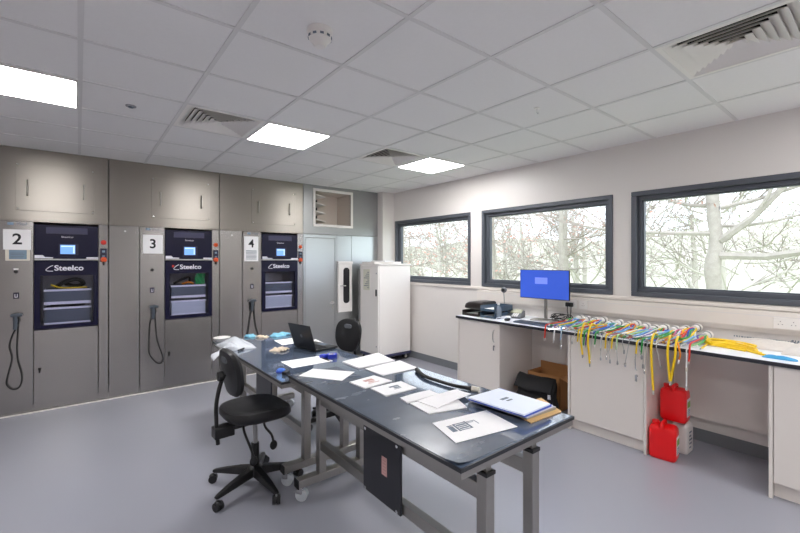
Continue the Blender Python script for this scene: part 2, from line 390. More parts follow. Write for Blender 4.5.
# ================================================================== STEEL WASHER WALL
def slab(x0, z0, x1, z1, t=.02, y=0): return B().box((x0, y, z0), (x1, y + t, z1))
def handle_v(x, z0, z1, parent, name='handle', m=FRAME):
    return obj(name, B().tube([(x, 0, z0), (x, -.028, z0 + .002), (x, -.032, z0 + .012), (x, -.032, z1 - .012), (x, -.028, z1 - .002), (x, 0, z1)], .0075, 8), m, parent, smooth=True)
def bay(x0, num, contents):
    beside = 'marked by the paper sign %s' % num
    # filler panel and overhead cabinet are units of their own
    t = thing('cladding_panel', 'tall plain brushed steel panel left of the washer marked %s' % num, 'panel', (x0, WY, 0), 0, 'plain steel cladding panels')
    obj('panel_sheet', slab(.004, .09, .29, 1.952), STEEL, t, bevel=.002)
    obj('plinth', B().box((0, .012, 0), (.292, .03, .088)), STEEL, t)
    obj('panel_lock', B().cyl((.155, 0, 1.89), (.155, -.006, 1.89), .011, 14), CHROME, t, smooth=True)
    u = thing('overhead_cabinet', 'brushed steel overhead cabinet above the washer marked %s' % num, 'cabinet', (x0, WY - .003, 1.965), 0, 'steel overhead cabinets')
    obj('cabinet_front', slab(.003, .0, 1.166, CH - 1.966), STEEL_UP, u, bevel=.003)
    ins = STEEL_UP
    hd = obj('hatch_door', slab(.412, .098, 1.045, .575, .012, -.006), ins, u, bevel=.002)
    handle_v(.502, .255, .405, hd); handle_v(.953, .255, .405, hd)
    for sx, sz in ((.43, .115), (1.03, .115), (.43, .56), (1.03, .56)):
        obj('screw', B().cyl((sx, -.006, sz), (sx, -.010, sz), .007, 10), CHROME, u, smooth=True)
    obj('ledge', B().box((.0, -.004, -.012), (1.168, .02, .0)), STEEL_UP, u)
    w = thing('washer_disinfector', 'tall steel washer with navy glass door %s' % beside, 'washing machine', (x0, WY, 0), 0, 'endoscope washers')
    obj('control_column', slab(.297, .09, .547, 1.952), STEEL, w, bevel=.002)
    c = obj('lower_panel', slab(.551, .09, 1.075, .838), STEEL, w, bevel=.002)
    lk = obj('panel_lock', B().cyl((.595, 0, .44), (.595, -.012, .44), .013, 14), BLACKP, c, smooth=True)
    obj('latch', B().cb((.595, -.013, .428), (.014, .006, .05)), BLACKP, c, bevel=.002)
    obj('side_strip', slab(1.081, .09, 1.166, 1.952), STEEL, w, bevel=.002)
    obj('plinth', B().box((.297, .012, 0), (1.168, .03, .088)), STEEL, w)
    # header
    h = obj('header_panel', slab(.553, 1.575, 1.077, 1.928, .03, -.012), NAVY, w, bevel=.003)
    obj('smoked_window', slab(.645, 1.838, .985, 1.905, .004, -.015), HEADSTRIP, h)
    sc = obj('screen_bezel', slab(.742, 1.612, .905, 1.733, .008, -.018), NAVY_D, h, bevel=.003)
    obj('screen', slab(.758, 1.625, .88, 1.722, .003, -.0205), SCREEN, h)
    obj('screen_menu', slab(.765, 1.70, .86, 1.713, .001, -.0215), SCREEN_W, h)
    obj('screen_keys', slab(.862, 1.632, .876, 1.715, .001, -.0215), SCREEN_W, h)
    text('maker_mark', 'Steelco', .026, LOGO, h, (.815, -.0125, 1.805), FRONT, sx=1.3)
    pb = B().prism([(.556, 1.578), (.70, 1.578), (.70, 1.59), (.636, 1.592), (.62, 1.612), (.556, 1.612)], 0, .006, Matrix(((1, 0, 0, 0), (0, 0, -1, -.012), (0, 1, 0, 0), (0, 0, 0, 1))))
    obj('model_plate', pb, LOGO, h)
    obj('handle_plate', slab(.975, 1.576, 1.077, 1.592, .004, -.016), LOGO, h)
    obj('door_handle', B().box((.552, -.04, 1.560), (1.08, .0, 1.571)), mat('pale_aluminium', (.75, .75, .74), .3, 1.0), w, bevel=.003)
    # door
    d = obj('door_frame', B(), NAVY, w)
    db = B(); X0, X1, Z0, Z1 = .553, 1.077, .845, 1.557; wx0, wx1, wz0, wz1 = .60, 1.037, .885, 1.40
    for lo, hi in (((X0, Z0), (X1, wz0)), ((X0, wz1), (X1, Z1)), ((X0, wz0), (wx0, wz1)), ((wx1, wz0), (X1, wz1))):
        db.box((lo[0], -.012, lo[1]), (hi[0], .03, hi[1]))
    bpy.data.objects.remove(d)
    d = obj('door_frame', db, NAVY, w)
    obj('door_glass', slab(wx0, wz0, wx1, wz1, .005, -.0115), DARKGLASS, d)
    text('door_logo', 'Steelco', .078, LOGO, d, (.83, -.013, 1.475), (PI / 2, 0, 0), sx=1.05, bold=.0016)
    sw = B().tube([(.70, -.0135, 1.445), (.655, -.0135, 1.448), (.645, -.0135, 1.462), (.675, -.0135, 1.492), (.70, -.0135, 1.505)], .004, 6, 4)
    obj('logo_swash', sw, LOGO, d)
    if num == '3': obj('red_sticker', slab(.625, 1.475, .648, 1.50, .001, -.0135), REDB, d)
    # wash chamber
    cbm = B(); 
    cbm.box((.585, .47, .86), (1.05, .48, 1.42)); cbm.box((.585, .03, .86), (.595, .48, 1.42)); cbm.box((1.042, .03, .86), (1.052, .48, 1.42))
    cbm.box((.585, .03, .855), (1.05, .48, .868)); cbm.box((.585, .03, 1.41), (1.05, .48, 1.42))
    obj('wash_chamber', cbm, STEEL_DULL, w)
    # column fittings
    k = obj('key_switch', B().cyl((.418, 0, 1.445), (.418, -.018, 1.445), .016, 16), BLACKP, w, smooth=True)
    if num == '2':
        obj('switch_plate', slab(.40, 1.462, .437, 1.478, .003, -.003), WHITE, k)
    lb = obj('reader_pad', slab(.398, 1.175, .44, 1.235, .006, -.006), NAVY_D, w, bevel=.002)
    ub = B(); ub.box((.408, -.0075, 1.19), (.413, -.006, 1.222)); ub.box((.425, -.0075, 1.19), (.430, -.006, 1.222)); ub.box((.408, -.0075, 1.186), (.430, -.006, 1.192))
    obj('reader_symbol', ub, LOGO, lb)
    text('column_maker_mark', 'Med', .04, INK, w, (.46, -.0006, 1.925), FRONT, extrude=.0004, sx=1.1)
    obj('column_tab', slab(.355, 1.912, .40, 1.938, .002, -.002), LCD, w)
    e = obj('stop_button', B().lathe([(.026, 0), (.026, .008), (.02, .010), (.02, .022), (.016, .026), (.001, .027)], (1.125, 0, 1.757), 18, Matrix.Rotation(PI / 2, 4, 'X')), REDB if num == '2' else ORANGE, w, smooth=True)
    pl = obj('switch_plate', slab(1.095, 1.545, 1.155, 1.69, .008, -.008), NAVY_D, w, bevel=.002)
    obj('plate_mark', B().box((1.112, -.0095, 1.645), (1.138, -.008, 1.668)).box((1.112, -.0095, 1.60), (1.138, -.008, 1.612)), LCD, pl)
    kn = obj('rotary_knob', B().lathe([(.03, 0), (.03, .006), (.022, .008), (.021, .03), (.001, .031)], (1.125, -.008, 1.565), 18, Matrix.Rotation(PI / 2, 4, 'X')), ORANGE, w, smooth=True)
    obj('padlock_tab', B().cb((1.125, -.02, 1.525), (.016, .01, .04)), BLACKP, kn, bevel=.002)
    # sign
    sz = {'2': (.325, .530, 1.665, 1.868), '3': (.325, .528, 1.638, 1.86), '4': (.315, .505, 1.545, 1.885)}[num]
    s = thing('paper_sign', 'white paper sign with a black %s on the steel column' % num, 'sign', (x0 + (sz[0] + sz[1]) / 2, WY - (.0115 if num == '2' else .001), sz[2]), 0, 'numbered paper signs')
    hw, hh = (sz[1] - sz[0]) / 2, sz[3] - sz[2]
    obj('sheet', B().box((-hw, -.0015, 0), (hw, 0, hh)), PAPER, s)
    text('number', num, .15, INK_B, s, (0, -.0016, hh * .5 if num != '4' else hh * .70), FRONT, extrude=.0003, bold=.003)
    if num == '4':
        lb = B()
        for q in range(7):
            zz = .135 - q * .018; lb.box((-hw * .75, -.0022, zz), (hw * .75, -.0015, zz + (.012 if q < 1 else .008)))
        obj('text_lines', lb, INK, s)
    if num == '2':
        cp = obj('column_display', slab(.34, 1.553, .522, 1.675, .010, -.010), CREAM, w, bevel=.004)
        obj('display_glass', slab(.368, 1.57, .498, 1.662, .002, -.0115), LCD, cp)
        lb = B()
        for q in range(4): lb.box((.378, -.0123, 1.58 + q * .016), (.47 + .006 * (q % 3), -.0115, 1.586 + q * .016))
        obj('display_text', lb, INK, cp)
    # trays and contents
    def tray(z0, z1, nm, label, m):
        tt = thing('instrument_tray', label, 'tray', (x0 + .82, WY + .20, z0), 0, 'trays inside the washers')
        bb = B(); a, b3 = .195, .15
        bb.box((-a, -b3, 0), (a, b3, .006))
        for lo, hi in (((-a, -b3), (a, -b3 + .005)), ((-a, b3 - .005), (a, b3)), ((-a, -b3), (-a + .005, b3)), ((a - .005, -b3), (a, b3))): bb.box((lo[0], lo[1], .006), (hi[0], hi[1], z1 - z0))
        obj('tray_body', bb, m, tt)
        obj('tray_rim', B().box((-a - .006, -b3 - .008, z1 - z0 - .02), (a + .006, -b3 - .001, z1 - z0)), PAPER2, tt)
        obj('tray_foot', B().box((-a, -b3 - .004, 0), (a, -b3 - .0005, .03)), PAPER2, tt)
        return tt
    trm = mat('frosted_tray', '#c9cdd2', .3); 
    trd = mat('dark_tray', '#5d646b', .3)
    tray(.87, 1.06, 'a', 'lower frosted tray behind the glass door of washer %s' % num, trd if num == '2' else trm)
    tray(1.09, 1.25, 'b', 'upper frosted tray behind the glass door of washer %s' % num, trd)
    for (nm, lab, cat, pts, r, m) in contents:
        o = obj(nm, B().tube([(x0 + a, WY + b3, c3) for a, b3, c3 in pts], r, 8, 6), m, smooth=True); tag(o, lab, cat)
bay(-.906, '2', [
    ('looped_tube', 'yellow tube lying in the upper tray of washer 2', 'tube', [(.68, .06, 1.30), (.76, .09, 1.265), (.88, .07, 1.262), (.98, .10, 1.264)], .008, TCOL['yellow']),
    ('scope_cable', 'black coiled scope cable in the upper tray of washer 2', 'cable', [(.72, .2, 1.27), (.80, .12, 1.33), (.90, .12, 1.35), (.95, .2, 1.30), (.88, .26, 1.27), (.8, .2, 1.30)], .022, BLACKR),
    ('scope_cable', 'dark cable in the lower tray of washer 2', 'cable', [(.68, .2, 1.07), (.75, .14, 1.08), (.86, .12, 1.075), (.96, .2, 1.07)], .012, BLACKR)])
bay(.264, '3', [
    ('looped_tube', 'orange tube lying in the upper tray of washer 3', 'tube', [(.75, .08, 1.262), (.82, .06, 1.285), (.88, .10, 1.264)], .012, TCOL['orange']),
    ('scope_cable', 'dark coiled scope cable in the upper tray of washer 3', 'cable', [(.68, .2, 1.27), (.76, .12, 1.32), (.84, .14, 1.34), (.86, .24, 1.28)], .014, BLACKR)])
bay(1.434, '4', [])
# green bag hanging inside washer 3, bluish film in washer 4
o = obj('green_bag', B().grid(lambda u, v: Vector((.264 + .90 + .11 * u + .006 * math.sin(9 * v), WY + .07 + .012 * math.sin(7 * u + 4 * v), 1.262 + .13 * v)), 8, 8, .004), mat('green_film', '#1f9a4c', .4), smooth=True)
tag(o, 'bright green bag inside the upper part of washer 3', 'bag')

# handheld guns with looped cables
def gun(x, z, loop, label):
    t = thing('spray_gun', label, 'spray gun', (x, WY, z), 0, 'spray guns hung on the steel columns')
    obj('wall_hook', B().box((-.035, -.03, .04), (.045, 0, .052)), STEEL_DULL, t, bevel=.002)
    obj('gun_body', B().tube([(.05, -.05, .055), (.01, -.05, .06), (-.035, -.05, .052)], [.014, .019, .016], 10, 3), mat('blue_grey_plastic', '#4a525c', .4), t, smooth=True)
    obj('gun_grip', B().tube([(-.005, -.05, .05), (.0, -.045, -.02), (-.006, -.04, -.085)], [.017, .019, .015], 10, 3), MATS['blue_grey_plastic'], t, smooth=True)
    obj('trigger', B().tube([(.02, -.05, .04), (.026, -.05, .0), (.014, -.05, -.03)], .005, 6, 3), BLACKP, t, smooth=True)
    pts = [(0, -.04, -.08)] + [(a - x, -.02, c - z) for a, c in loop]
    obj('hose', B().tube(pts, .006, 8, 6), BLACKR, t, smooth=True)
gun(-.488, .955, [(-.517, .80), (-.535, .70), (-.517, .583), (-.546, .418), (-.553, .33), (-.51, .272), (-.459, .292), (-.444, .40), (-.474, .556), (-.480, .70), (-.475, .83), (-.47, .96)], 'grey spray gun with long looped hose on the column marked 2')
gun(.690, .955, [(.662, .83), (.650, .56), (.662, .44), (.743, .333), (.795, .384), (.735, .608), (.715, .826), (.71, .96)], 'grey spray gun with looped hose on the column marked 3')
gun(1.845, .955, [(1.83, .83), (1.80, .62), (1.78, .45), (1.86, .36), (1.95, .45), (1.90, .66), (1.88, .82), (1.87, .96)], 'grey spray gun with looped hose on the column marked 4')

# bay further left, outside the frame: a plain steel wall
struct('wall_steel', B().box((LX, WY, 0), (-.91, WY + .02, CH)), STEEL)
struct('trim_4', B().box((2.610, WY, 1.958), (3.955, WY + .02, CH)), STEEL_DULL)  # replaced below by a wall with a hole
bpy.data.objects.remove(bpy.data.objects['trim_4'])
hx0, hx1, hz0, hz1 = 2.80, 3.42, 2.11, 2.61
gw = B()
for lo, hi in (((2.606, 1.958), (3.955, hz0)), ((2.606, hz1), (3.955, CH)), ((2.606, hz0), (hx0, hz1)), ((hx1, hz0), (3.955, hz1))): gw.box((lo[0], WY, lo[1]), (hi[0], WY + .02, hi[1]))
struct('trim_4', gw, STEEL_DULL)
rv = thing('return_grille', 'white framed square recess with slatted vent high on the grey wall', 'air vent', (hx0, WY, hz0))
rb = B(); W_, H_ = hx1 - hx0, hz1 - hz0
for lo, hi in (((-.04, -.04), (W_ + .04, 0)), ((-.04, H_), (W_ + .04, H_ + .04)), ((-.04, 0), (0, H_)), ((W_, 0), (W_ + .04, H_))): rb.box((lo[0], -.015, lo[1]), (hi[0], .0, hi[1]))
obj('grille_frame', rb, WHITE, rv, bevel=.003)
rb = B(); D_ = .42
rb.box((0, D_, 0), (W_, D_ + .01, H_)); rb.box((-.01, 0, 0), (0, D_, H_)); rb.box((W_, 0, 0), (W_ + .01, D_, H_)); rb.box((0, 0, -.01), (W_, D_, 0)); rb.box((0, 0, H_), (W_, D_, H_ + .01))
obj('recess_lining', rb, mat('recess_board', '#ddd4cb', .6), rv)
for k in range(4):
    obj('shelf_slat', B().cb((.10, .21, .06 + k * .125), (.16, .40, .014), 0, Euler((0, .18, 0)).to_matrix().to_4x4()), WHITE, rv)
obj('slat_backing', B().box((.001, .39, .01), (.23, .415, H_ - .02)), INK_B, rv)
# lower right part of the far wall: service door and panels
sd = thing('service_door', 'narrow satin steel door in the far wall right of washer 4', 'door', (2.606, WY, 0))
db = B(); db.box((0, 0, 0), (.03, .02, 1.95)); db.box((.535, 0, 0), (.565, .02, 1.95)); db.box((.03, 0, 1.90), (.535, .02, 1.95))
obj('door_frame', db, STEEL_PALE, sd, bevel=.002)
obj('door_leaf', slab(.034, .01, .531, 1.896, .02, .004), STEEL_PALE, sd, bevel=.002)
ho = obj('lever_handle', B().tube([(.485, .004, .905), (.485, -.045, .905), (.475, -.05, .905), (.40, -.05, .905)], .009, 8, 3), CHROME, sd, smooth=True)
obj('lock_plate', B().cyl((.485, .004, .905), (.485, -.006, .905), .024, 18), CHROME, sd, smooth=True)
obj('key', B().cb((.485, -.012, .83), (.012, .004, .05)), CHROME, sd)
for (a, b2, lab) in ((3.173, 3.437, 'satin grey steel wall panel behind the white dispenser'), (3.441, 3.953, 'wide satin grey steel wall panel beside the white corner column')):
    o = obj('wall_panel', B().box((a, WY, 0), (b2, WY + .02, 1.953)), STEEL_PALE, bevel=.002); tag(o, lab, 'panel')
ds = thing('wall_dispenser', 'tall white wall dispenser with a black rounded slot and lever', 'dispenser', (3.30, WY, .742))
obj('housing', B().box((-.125, -.05, 0), (.125, 0, .79)), WHITE, ds, bevel=.01)
obj('top_cap', B().box((-.135, -.056, .755), (.135, 0, .80)), WHITE, ds, bevel=.008)
MXZ = Matrix(((1, 0, 0, 0), (0, 0, -1, 0), (0, 1, 0, 0), (0, 0, 0, 1)))
obj('slot', B().prism(rrect(.11, .56, .05, 6, .015, .42), .0505, .054, MXZ), INK_B, ds)
obj('lever', B().tube([(-.03, -.05, .42), (-.03, -.10, .42), (-.12, -.11, .42)], .012, 8, 3), CHROME, ds, smooth=True)

# ------------------------------------------------------------------ white mobile cabinet in the corner
cab = thing('mobile_cabinet', 'tall white cabinet on castors in the corner beside the windows', 'cabinet', (3.50, 4.89, 0))
obj('cabinet_body', B().box((.012, .0, .125), (.62, .50, 1.48)), WHITE, cab, bevel=.012)
obj('cabinet_door', B().box((-.006, .01, .135), (.012, .49, 1.475)), WHITE, cab, bevel=.005)
obj('base_tray', B().box((.0, -.005, .085), (.625, .505, .127)), mat('navy_grey_base', '#3a3c58', .4), cab, bevel=.008)
obj('cabinet_top', B().box((-.012, -.012, 1.48), (.632, .512, 1.503)), WHITE, cab, bevel=.006)
obj('door_label', B().box((-.0085, .22, 1.10), (-.006, .40, 1.42)), mat('printed_notice', '#d9d8c8', .7), cab)
nl = B()
for k in range(9): nl.box((-.0092, .24, 1.13 + k * .03), (-.0085, .24 + .05 + .03 * ((k * 7) % 4), 1.14 + k * .03))
obj('notice_print', nl, INK, cab)
obj('door_latch', B().box((-.018, .035, 1.02), (-.006, .065, 1.12)), BLACKP, cab, bevel=.004)
for z in (.26, 1.36): obj('door_screw', B().cyl((-.006, .05, z), (-.010, .05, z), .009, 10), INK, cab, smooth=True)
obj('hinge_rail', B().box((-.02, .50, .5), (.0, .52, 1.42)), STEEL_DULL, cab)
for sx, sy in ((.06, .06), (.56, .06), (.06, .44), (.56, .44)):
    c = obj('castor', B().cyl((sx, sy - .018, .045), (sx, sy + .018, .045), .045, 20), BLACKR, cab, smooth=True)
    obj('castor_hub', B().cyl((sx, sy - .021, .045), (sx, sy + .021, .045), .024, 14), CREAM, c, smooth=True)
    obj('castor_fork', B().box((sx - .02, sy - .026, .05), (sx + .02, sy - .021, .088)).box((sx - .02, sy + .021, .05), (sx + .02, sy + .026, .088)), CHROME, c)
o = obj('white_carton', B().box((3.50, 5.0, 1.504), (4.02, 5.34, 1.535)), WHITE, bevel=.004); tag(o, 'flat white carton lying on top of the mobile cabinet', 'box')
o = obj('paper_pad', B().cb((3.72, 5.10, 1.545), (.21, .297, .018), .2), PAPER, bevel=.002); tag(o, 'thick white paper pad on the carton above the mobile cabinet', 'paper')

# ================================================================== COUNTER
CT = .90
wk = thing('worktop', 'long white counter top with dark edge along the window wall', 'counter', (3.53, 1.0, CT))
obj('top_board', B().box((.004, -3.6, -.028), (WX - 3.53 - .007, 2.345, 0)), mat('worktop_laminate', '#e8ebf0', .3), wk, bevel=.002)
obj('dark_edge', B().box((-.002, -3.6, -.028), (.004, 2.347, -.002)).box((.004, 2.345, -.028), (WX - 3.53 - .007, 2.347, -.002)), mat('dark_laminate_edge', '#2a2a32', .4), wk)
def base_cabinet(y0, y1, label, hinge_right=True):
    c = thing('base_cabinet', label, 'cabinet', (3.55, y0, 0), 0, 'white base cabinets')
    w = y1 - y0; D = WX - 3.55 - .008
    obj('cabinet_body', B().box((.022, .0, .0), (D, .018, .872)).box((.022, w - .018, 0), (D, w, .872)).box((.03, .018, .09), (D, w - .018, .86)), LAMINATE, c)
    obj('end_panel', B().box((-.004, 0, 0), (.0215, .02, .872)), LAMINATE, c, bevel=.001)
    obj('end_panel', B().box((-.004, w - .02, 0), (.0215, w, .872)), LAMINATE, c, bevel=.001)
    obj('plinth', B().box((.05, .02, 0), (.068, w - .02, .10)), LAMINATE, c)
    d = obj('door', B().box((0, .024, .105), (.019, w - .024, .866)), LAMINATE, c, bevel=.002)
    hy = .07
    obj('bow_handle', B().tube([(0, hy, .665), (-.02, hy, .675), (-.028, hy, .73), (-.02, hy, .785), (0, hy, .795)], .0055, 8, 4), CHROME, d, smooth=True)
    k = obj('lock', B().cyl((0, hy, .62), (-.01, hy, .62), .011, 12), CHROME, d, smooth=True)
    obj('key', B().cb((-.016, hy, .60), (.003, .016, .05)), CHROME, d)
    return c
base_cabinet(2.72, 3.335, 'white base cabinet under the paper trays')
base_cabinet(1.285, 1.945, 'white base cabinet under the coloured tubing')
base_cabinet(-.06, .555, 'white base cabinet at the far right edge')
o = obj('back_panel', B().box((WX - .05, 1.95, .0), (WX - .03, 2.715, .87)), LAMINATE); tag(o, 'white back panel of the knee space under the monitor', 'panel')
o = obj('back_panel', B().box((WX - .05, .56, .21), (WX - .03, 1.28, .87)), LAMINATE); tag(o, 'white back panel of the open bay behind the red cans', 'panel')

# counter objects ------------------------------------------------
# monitor
mo = thing('computer_monitor', 'thin black monitor with a blue screen on the counter', 'monitor', (3.98, 2.45, CT), math.radians(4))
obj('monitor_shell', B().box((-.022, -.285, .235), (.0, .285, .555)), BLACKP, mo, bevel=.004)
obj('screen', B().box((-.024, -.279, .243), (-.0222, .279, .549)), MON, mo)
obj('login_window', B().box((-.0248, -.045, .40), (-.024, .10, .47)), MON_L, mo)
obj('neck', B().tube([(.012, .0, .36), (.02, .0, .30), (.03, 0, .02)], .018, 10, 3), FRAME, mo, smooth=True)
obj('stand_base', B().prism(rrect(.20, .26, .03, 4), 0, .012), FRAME, mo, bevel=.003)
# keyboard
kb = thing('keyboard', 'flat dark grey keyboard in front of the monitor', 'keyboard', (3.665, 2.36, CT), 0)
obj('keyboard_base', B().box((-.065, -.225, 0), (.065, .225, .016)), mat('grey_keyboard', '#49566a', .5), kb, bevel=.005)
kk = B()
for r in range(5):
    for c in range(16):
        kk.box((-.055 + r * .0225, -.215 + c * .0268, .016), (-.055 + r * .0225 + .018, -.215 + c * .0268 + .022, .021))
obj('keys', kk, mat('dark_keys', '#3a4454', .5), kb)
ms = thing('computer_mouse', 'small black mouse left of the keyboard', 'mouse', (3.655, 2.70, CT), .3)
obj('mouse_body', B().ball((0, 0, .014), .034, (1.5, .9, .55)), BLACKP, ms, smooth=True)
obj('scroll_wheel', B().cyl((-.03, -.004, .028), (-.03, .004, .028), .009, 12), INK, ms, smooth=True)
# phone
ph = thing('desk_phone', 'grey desk phone with small lit display left of the monitor', 'phone', (3.93, 2.80, CT), .25)
obj('phone_base', B().prism([(-.09, 0), (.09, 0), (.09, .075), (.07, .08), (-.09, .02)], -.09, .09, Matrix(((1, 0, 0, 0), (0, 0, 1, 0), (0, 1, 0, 0), (0, 0, 0, 1)))), mat('grey_phone', '#5a5c60', .4), ph, bevel=.004)
MT = Matrix.Translation((0, 0, .0)) 
SL = Matrix.Translation((-.01, 0, .052)) @ Euler((0, -.36, 0)).to_matrix().to_4x4()
obj('display', B().box((.0, -.075, .0), (.085, .05, .006), SL), mat('phone_display', '#a9a78a', .3), ph)
kp = B()
for r in range(4):
    for c in range(3): kp.box((-.08 + r * .02, -.06 + c * .024, -.002), (-.066 + r * .02, -.043 + c * .024, .005), SL)
obj('keypad', kp, WHITE, ph)
obj('handset', B().tube([(-.07, .115, .05), (-.03, .115, .075), (.04, .115, .085), (.08, .115, .09)], [.022, .016, .016, .024], 10, 3), BLACKP, ph, smooth=True)
# letter trays
def tray2(z, label, m, y=3.13, w=.125):
    t = thing('letter_tray', label, 'tray', (3.80, y, CT + z), 0, 'desk trays')
    b = B(); a = .17
    b.box((-a, -w, 0), (a, w, .005)); b.box((-a, -w, .005), (a, -w + .005, .062)); b.box((-a, w - .005, .005), (a, w, .062)); b.box((a - .005, -w + .005, .005), (a, w - .005, .062)); b.box((-a, -w + .005, .005), (-a + .005, w - .005, .03))
    obj('tray_shell', b, m, t, bevel=.001)
    obj('paper_sheets', B().box((-a + .012, -w + .012, .005), (a - .012, w - .012, .022)), PAPER, t)
TRB = mat('blue_smoked_tray', '#46586a', .25)
tray2(0, 'dark smoked desk tray lying on the counter end', mat('brown_black_tray', '#2e2624', .35), 3.21)
tray2(0.001, 'smoked blue desk tray standing right of the dark tray, lower one', mat('smoked_blue_tray', '#46586a', .25), 2.955, .10)
tray2(.0775, 'smoked blue desk tray stacked on the lower blue tray', MATS['smoked_blue_tray'], 2.955, .10)
cs = thing('black_case', 'rounded black case lying on the dark desk tray', 'case', (3.79, 3.20, CT + .0765))
cr = []
for yy, k in ((-.145, .9), (-.14, 1), (-.02, 1.0), (.07, .92), (.12, .72), (.145, .42), (.152, .15)):
    cr.append([Vector((x, yy, .0475 * k + z * k * (1 if z > 0 else 1) + (0 if z > 0 else 0))) for x, z in rrect(.27 * (.6 + .4 * k), .095, .035, 5)])
obj('case_shell', B().ring(cr, True), mat('black_brown_case', '#2a2422', .4), cs, smooth=True)
obj('case_end', B().box((-.125, -.149, .008), (.125, -.145, .085)), BLACKP, cs, bevel=.002)
bt = thing('water_bottle', 'small clear bottle standing by the desk trays', 'bottle', (3.70, 2.85, CT))
obj('bottle_body', B().lathe([(.03, 0), (.032, .01), (.032, .11), (.026, .13), (.012, .145), (.012, .16)]), mat('clear_bottle', '#c8d6e6', .1, trans=.6), bt, smooth=True)
obj('bottle_cap', B().lathe([(.014, .158), (.014, .178), (.001, .179)]), WHITE, bt, smooth=True)
for k in range(4):
    o = obj('paper_sheet', B().cb((3.76 + .01 * k, 2.84 + .012 * (k % 2), CT + .003 + .0062 * k), (.20, .14, .006), .3 + .25 * (k - 1)), PAPER if k % 2 else BLUE_P)
    tag(o, 'small paper in the untidy pile between trays and phone, %s' % ['lowest', 'second from the bottom', 'third from the bottom', 'topmost'][k], 'paper', 'papers between trays and phone')
wc = thing('webcam', 'round grey webcam on a thin stalk in front of the middle window sill', 'webcam', (4.02, 3.02, CT))
obj('camera_ball', B().ball((0, 0, .30), .035, (1, 1, 1)), mat('webcam_grey', '#6b6c72', .35), wc, smooth=True)
obj('lens', B().cyl((-.025, -.012, .30), (-.038, -.018, .30), .018, 16), INK_B, wc, smooth=True)
obj('stalk', B().tube([(0, 0, .27), (.01, .0, .15), (0, 0, .01)], .005, 8, 4), STEEL_DULL, wc, smooth=True)
obj('stalk_foot', B().lathe([(.035, 0), (.033, .008), (.006, .012)]), STEEL_DULL, wc, smooth=True)
# plugs and cables
for k, y in enumerate((2.262, 2.222)):
    pg = thing('mains_plug', 'black mains plug in the wall socket, %s of the pair' % ('left' if k == 0 else 'right'), 'plug', (WX - .06, y, 1.083))
    obj('plug_body', B().box((-.035, -.018, -.022), (0, .018, .022)), BLACKP, pg, bevel=.006)
    obj('plug_cord', B().tube([(-.018, 0, -.02), (-.022, 0, -.07), (-.03 - .02 * k, -.01, -.12), (-.05, .02 - .05 * k, -.165), (-.10, .05, -.178), (-.12, .14, -.177)], .0045, 8, 5), BLACKP, pg, smooth=True)
for k in range(3):
    r2 = random.Random(20 + k); pts = []
    for q in range(12):
        a = q * .9 + k; pts.append((4.06 + .05 * math.cos(a) + .02 * r2.random(), 2.28 + .10 * math.sin(a * .8) + .03 * r2.random(), CT + .008 + .03 * k * abs(math.sin(a)) + .03 * r2.random()))
    o = obj('power_cable', B().tube(pts, .0045, 7, 5), BLACKP, smooth=True)
    tag(o, ['tangled black cable lying behind the monitor stand, lowest loops', 'tangled black cable behind the monitor stand, middle loops', 'tangled black cable behind the monitor stand, uppermost loops'][k], 'cable', 'black cables behind the monitor')
for k in range(3):
    y0 = 2.98 - k * .07
    o = obj('data_cable', B().tube([(3.62 + .02 * k, y0, CT + .006), (3.68, y0 - .03, CT + .012), (3.72, y0 + .02, CT + .006), (3.79, y0 - .04, CT + .01), (3.86, y0 - .08, CT + .006)], .004, 7, 5), BLACKP, smooth=True)
    tag(o, ['thin black cable in front of the desk trays, leftmost of three', 'thin black cable in front of the desk trays, middle of three', 'thin black cable beside the mouse, rightmost of three'][k], 'cable', 'thin cables by the desk trays')
o = obj('note_card', B().cb((3.64, 2.04, CT + .002), (.09, .13, .003), .2), BLUE_P); tag(o, 'pale blue card on the counter right of the keyboard', 'card')

# knee space: cardboard box and black bag
bx = thing('cardboard_box', 'open brown cardboard box behind the black bag', 'box', (3.99, 2.39, 0))
b = B(); a, w, h = .13, .19, .35
b.box((-a, -w, 0), (a, w, .01))
for lo, hi in (((-a, -w), (a, -w + .008)), ((-a, w - .008), (a, w)), ((-a, -w), (-a + .008, w)), ((a - .008, -w), (a, w))): b.box((lo[0], lo[1], .0), (hi[0], hi[1], h))
obj('box_walls', b, CARD, bx)
obj('flap', B().box((-a, -.15, 0), (a, 0, .006), Matrix.Translation((0, -w, h)) @ Euler((.35, 0, 0)).to_matrix().to_4x4()), CARD, bx)
obj('flap', B().box((a - .006, -w, h), (a, w, h + .075)), CARD, bx)
bag = thing('laptop_bag', 'slumped black fabric bag in the knee space under the monitor', 'bag', (3.72, 2.40, 0), .12)
def bagshape(w, h, d, z0, xo, seed):
    r = random.Random(seed); rings = []
    for k in range(13):
        t = k / 12; z = z0 + h * t
        ww = w * (1 - .20 * t ** 2.2) * (1 if 0 < k < 12 else .92); dd = d * (1 - .45 * t) * (1 if 0 < k < 12 else .6)
        rings.append([Vector((xo + dd * math.copysign(abs(math.cos(a)) ** .6, math.cos(a)) + .008 * math.sin(5 * a + k) + .07 * t, ww * math.copysign(abs(math.sin(a)) ** .5, math.sin(a)) + .01 * math.sin(3 * a + k * .8), z)) for a in [2 * PI * q / 28 for q in range(28)]])
    return B().ring(rings, True)
obj('bag_body', bagshape(.225, .33, .085, 0, 0, 1), FABRIC, bag, smooth=True)
obj('front_pocket', bagshape(.17, .20, .04, .02, -.085, 2), FABRIC, bag, smooth=True)
